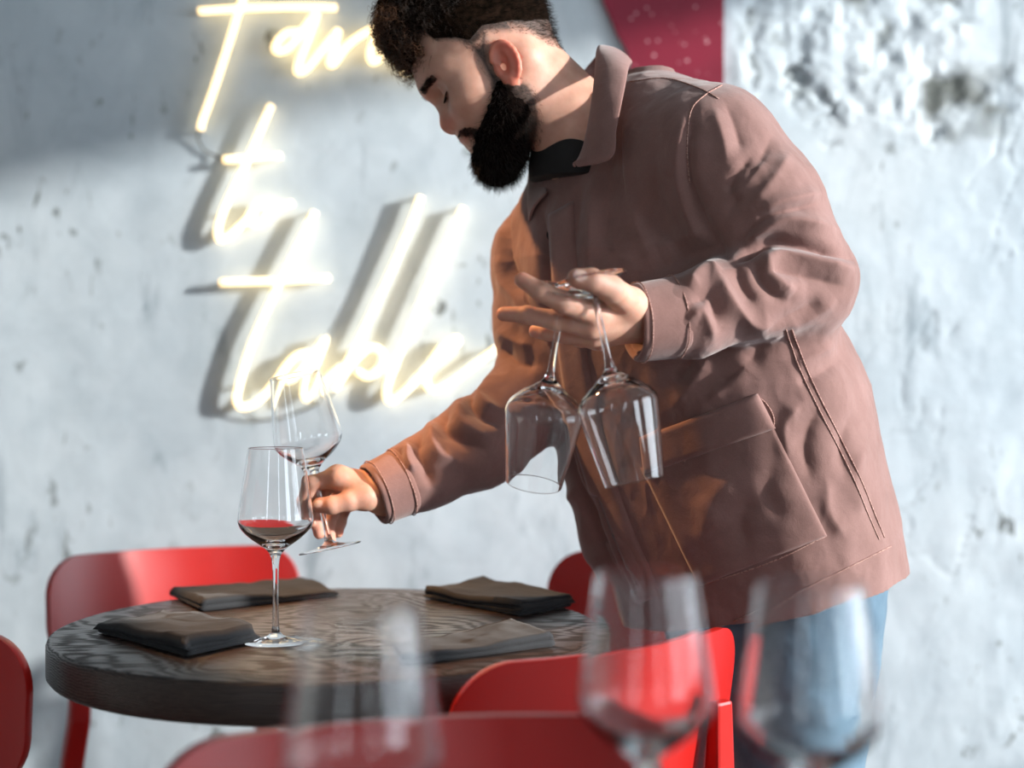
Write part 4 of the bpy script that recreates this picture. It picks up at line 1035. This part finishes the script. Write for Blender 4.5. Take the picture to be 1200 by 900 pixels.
# collar leaves, lofted strips with thickness
def strip_mesh(name, inner, outer, th, m, parent, n=10, rows=6, bulge=0.006):
    a = catmull(inner, n); b = catmull(outer, n); K = len(a); top = np.zeros((K, rows, 3)); nr = np.zeros((K, rows, 3))
    for j in range(rows): s = j / (rows - 1); top[:, j] = a * (1 - s) + b * s
    du = np.gradient(top, axis=0); dv = np.gradient(top, axis=1); nr = np.cross(du, dv); nr /= np.linalg.norm(nr, axis=2, keepdims=True) + 1e-9
    sg = 1.0 if np.mean(nr[:, :, 1]) < 0 else -1.0; nr *= sg
    s = np.linspace(0, 1, rows)[None, :, None]; top = top + nr * bulge * 4 * s * (1 - s)
    bot = top - nr * th; V = np.concatenate([top.reshape(-1, 3), bot.reshape(-1, 3)]); N = K * rows; Fc = []
    for i in range(K - 1):
        for j in range(rows - 1): q = i * rows + j; Fc.append([q, q + rows, q + rows + 1, q + 1]); Fc.append([N + q, N + q + 1, N + q + rows + 1, N + q + rows])
    loop = [j for j in range(rows)] + [i * rows + rows - 1 for i in range(1, K)] + [(K - 1) * rows + j for j in range(rows - 2, -1, -1)] + [i * rows for i in range(K - 2, 0, -1)]
    for k in range(len(loop)): p, q = loop[k], loop[(k + 1) % len(loop)]; Fc.append([p, q, N + q, N + p])
    o = obj(name, V, Fc, m, parent); o.modifiers.new('smooth', 'SUBSURF').render_levels = 1; return o
inner = [P(672, 196, 1.775), P(682, 170, 1.765), P(690, 130, 1.762), P(695, 92, 1.775), P(698, 60, 1.815), P(702, 52, 1.87), P(700, 62, 1.925)]
outer = [P(676, 194, 1.755), P(716, 185, 1.725), P(722, 150, 1.725), P(730, 112, 1.735), P(737, 80, 1.77), P(742, 72, 1.86), P(736, 82, 1.95)]
strip_mesh('collar', inner, outer, 0.0035, M_JACKET2, jacket)
inner = [onj(646, 240, 1.855) if False else P(640, 226, 1.835), P(636, 205, 1.90), P(632, 185, 1.925), P(640, 150, 1.955), P(670, 100, 1.965), P(700, 62, 1.925)]
def onj(a, b, y, off=0.008):
    p, q = hit(a, b)
    return P(a, b, y) if p is None or abs(p[1] - y) > 0.12 else p + np.array([0, -off, 0])
outer = [onj(619, 262, 1.865), onj(617, 236, 1.905), P(620, 205, 1.935), P(640, 160, 1.985), P(680, 112, 1.985), P(736, 82, 1.95)]
strip_mesh('collar', inner, outer, 0.0035, M_JACKET2, jacket)
# cuffs: bands around the sleeve ends
def cuff(c, a0, r0, r1, ln_, ry=1.0):
    ax = unit(a0); u = unit(np.cross(ax, [0, 0, 1.0])); b = np.cross(u, ax); seg = 48; V = []; prof = [(r0 - 0.004, 0.012), (r0 - 0.004, -0.001), (r0 + 0.0005, -0.003), (r0 + 0.003, 0.001), (r0 + 0.003, 0.006), (r1 + 0.003, ln_ - 0.004), (r1 + 0.0025, ln_), (r1 - 0.003, ln_ + 0.001)]
    for r, s in prof:
        for k in range(seg):
            an = 2 * math.pi * k / seg; wob = 1 + 0.022 * math.sin(3 * an + s * 70) + 0.014 * math.sin(7 * an - s * 110)
            V.append(c - ax * s + (math.cos(an) * u + math.sin(an) * b) * r * wob)
    n = len(prof); Fc = [[i * seg + k, (i + 1) * seg + k, (i + 1) * seg + (k + 1) % seg, i * seg + (k + 1) % seg] for i in range(n - 1) for k in range(seg)]
    o = obj('cuff', V, Fc, M_JACKET2, jacket); o.modifiers.new('smooth', 'SUBSURF').render_levels = 1; return o, ax, u, b
for c, pr, r0, r1, ll in ((CUL + unit(CUL - P(812, 370, 1.64)) * 0.004, P(812, 370, 1.64), 0.0420, 0.0445, 0.056), (CUR + unit(CUR - P(500, 553, 1.85)) * 0.002, P(500, 553, 1.85), 0.0385, 0.0415, 0.045)):
    o, ax, u, b = cuff(c, c - pr, r0, r1, ll)
    for s in (0.007, ll - 0.007):
        rr = r0 + (r1 - r0) * s / ll + 0.0040; V, Fc = tube([c - ax * s + (math.cos(a) * u + math.sin(a) * b) * rr * (1 + 0.022 * math.sin(3 * a + s * 70) + 0.014 * math.sin(7 * a - s * 110)) for a in np.linspace(0, 2 * math.pi, 49)], 0.0008, 6, False); obj('seam', V, Fc, M_STITCH, jacket)
# shirt at the neck
def build_shirt():
    v = Vol((-0.04, 1.72, 1.20), (0.24, 2.0, 1.46), 0.0025)
    v.cone(NB + np.array([0.005, 0, -0.10]), NB + np.array([-0.014, 0, -0.036]), 0.069, 0.0655)
    sl, x, y, z = v._sl(v.lo, v.lo + v.n * v.h); v.a = np.where(z > P(0, 212, 1.86)[2], v.a, np.maximum(v.a, torso(-0.008)(x, y, z).astype(np.float32)))
    return v.mesh()
V, Fq = build_shirt(); obj('shirt', V, Fq, M_SHIRT, man)

# --- jeans and shoes
def build_jeans():
    v = Vol((0.14, 1.62, 0.03), (0.56, 2.14, 0.96), 0.004)
    v.cone(P(885, 640, 1.885), P(900, 720, 1.885), 0.125, 0.135)
    v.cone((0.372, 1.835, 0.80), (0.362, 1.82, 0.48), 0.108, 0.082, 0.03); v.cone((0.362, 1.82, 0.48), (0.385, 1.86, 0.06), 0.078, 0.066, 0.03)
    v.cone((0.355, 1.955, 0.80), (0.350, 1.955, 0.48), 0.105, 0.080, 0.02); v.cone((0.350, 1.955, 0.48), (0.375, 2.00, 0.06), 0.076, 0.066, 0.02)
    return v.mesh()
V, Fq = build_jeans()
V = V + 0.0
tmp = obj('t', V, Fq); nr = np.empty(len(V) * 3, np.float32); tmp.data.vertex_normals.foreach_get('vector', nr); nr = nr.reshape(-1, 3).copy(); bpy.data.objects.remove(tmp)
V = V + nr * (0.006 * (0.5 - np.abs(fbm(V[:, 0] * 9, V[:, 1] * 9, V[:, 2] * 14, 3, 500))))[:, None]
jeans = obj('jeans', V, Fq, M_DENIM, man); jeans['label'] = 'washed blue jeans'
for cx, cy_ in ((0.385, 1.86), (0.375, 2.01)):
    v = Vol((cx - 0.26, cy_ - 0.08, 0.0), (cx + 0.10, cy_ + 0.08, 0.14), 0.004)
    v.add(*ellip((cx - 0.15, cy_, 0.035), (0.085, 0.045, 0.042)), 0.02); v.cone((cx - 0.11, cy_, 0.045), (cx + 0.02, cy_, 0.05), 0.040, 0.042, 0.03); v.cone((cx, cy_, 0.05), (cx, cy_, 0.10), 0.042, 0.04, 0.02)
    v.cut(lambda x, y, z: z + 0 * x + 0 * y - 0.002, (cx - 0.3, cy_ - 0.1, -0.1), (cx + 0.2, cy_ + 0.1, 0.02))
    V, Fq = v.mesh(); obj('shoe', V, Fq, M_SHOE, man)
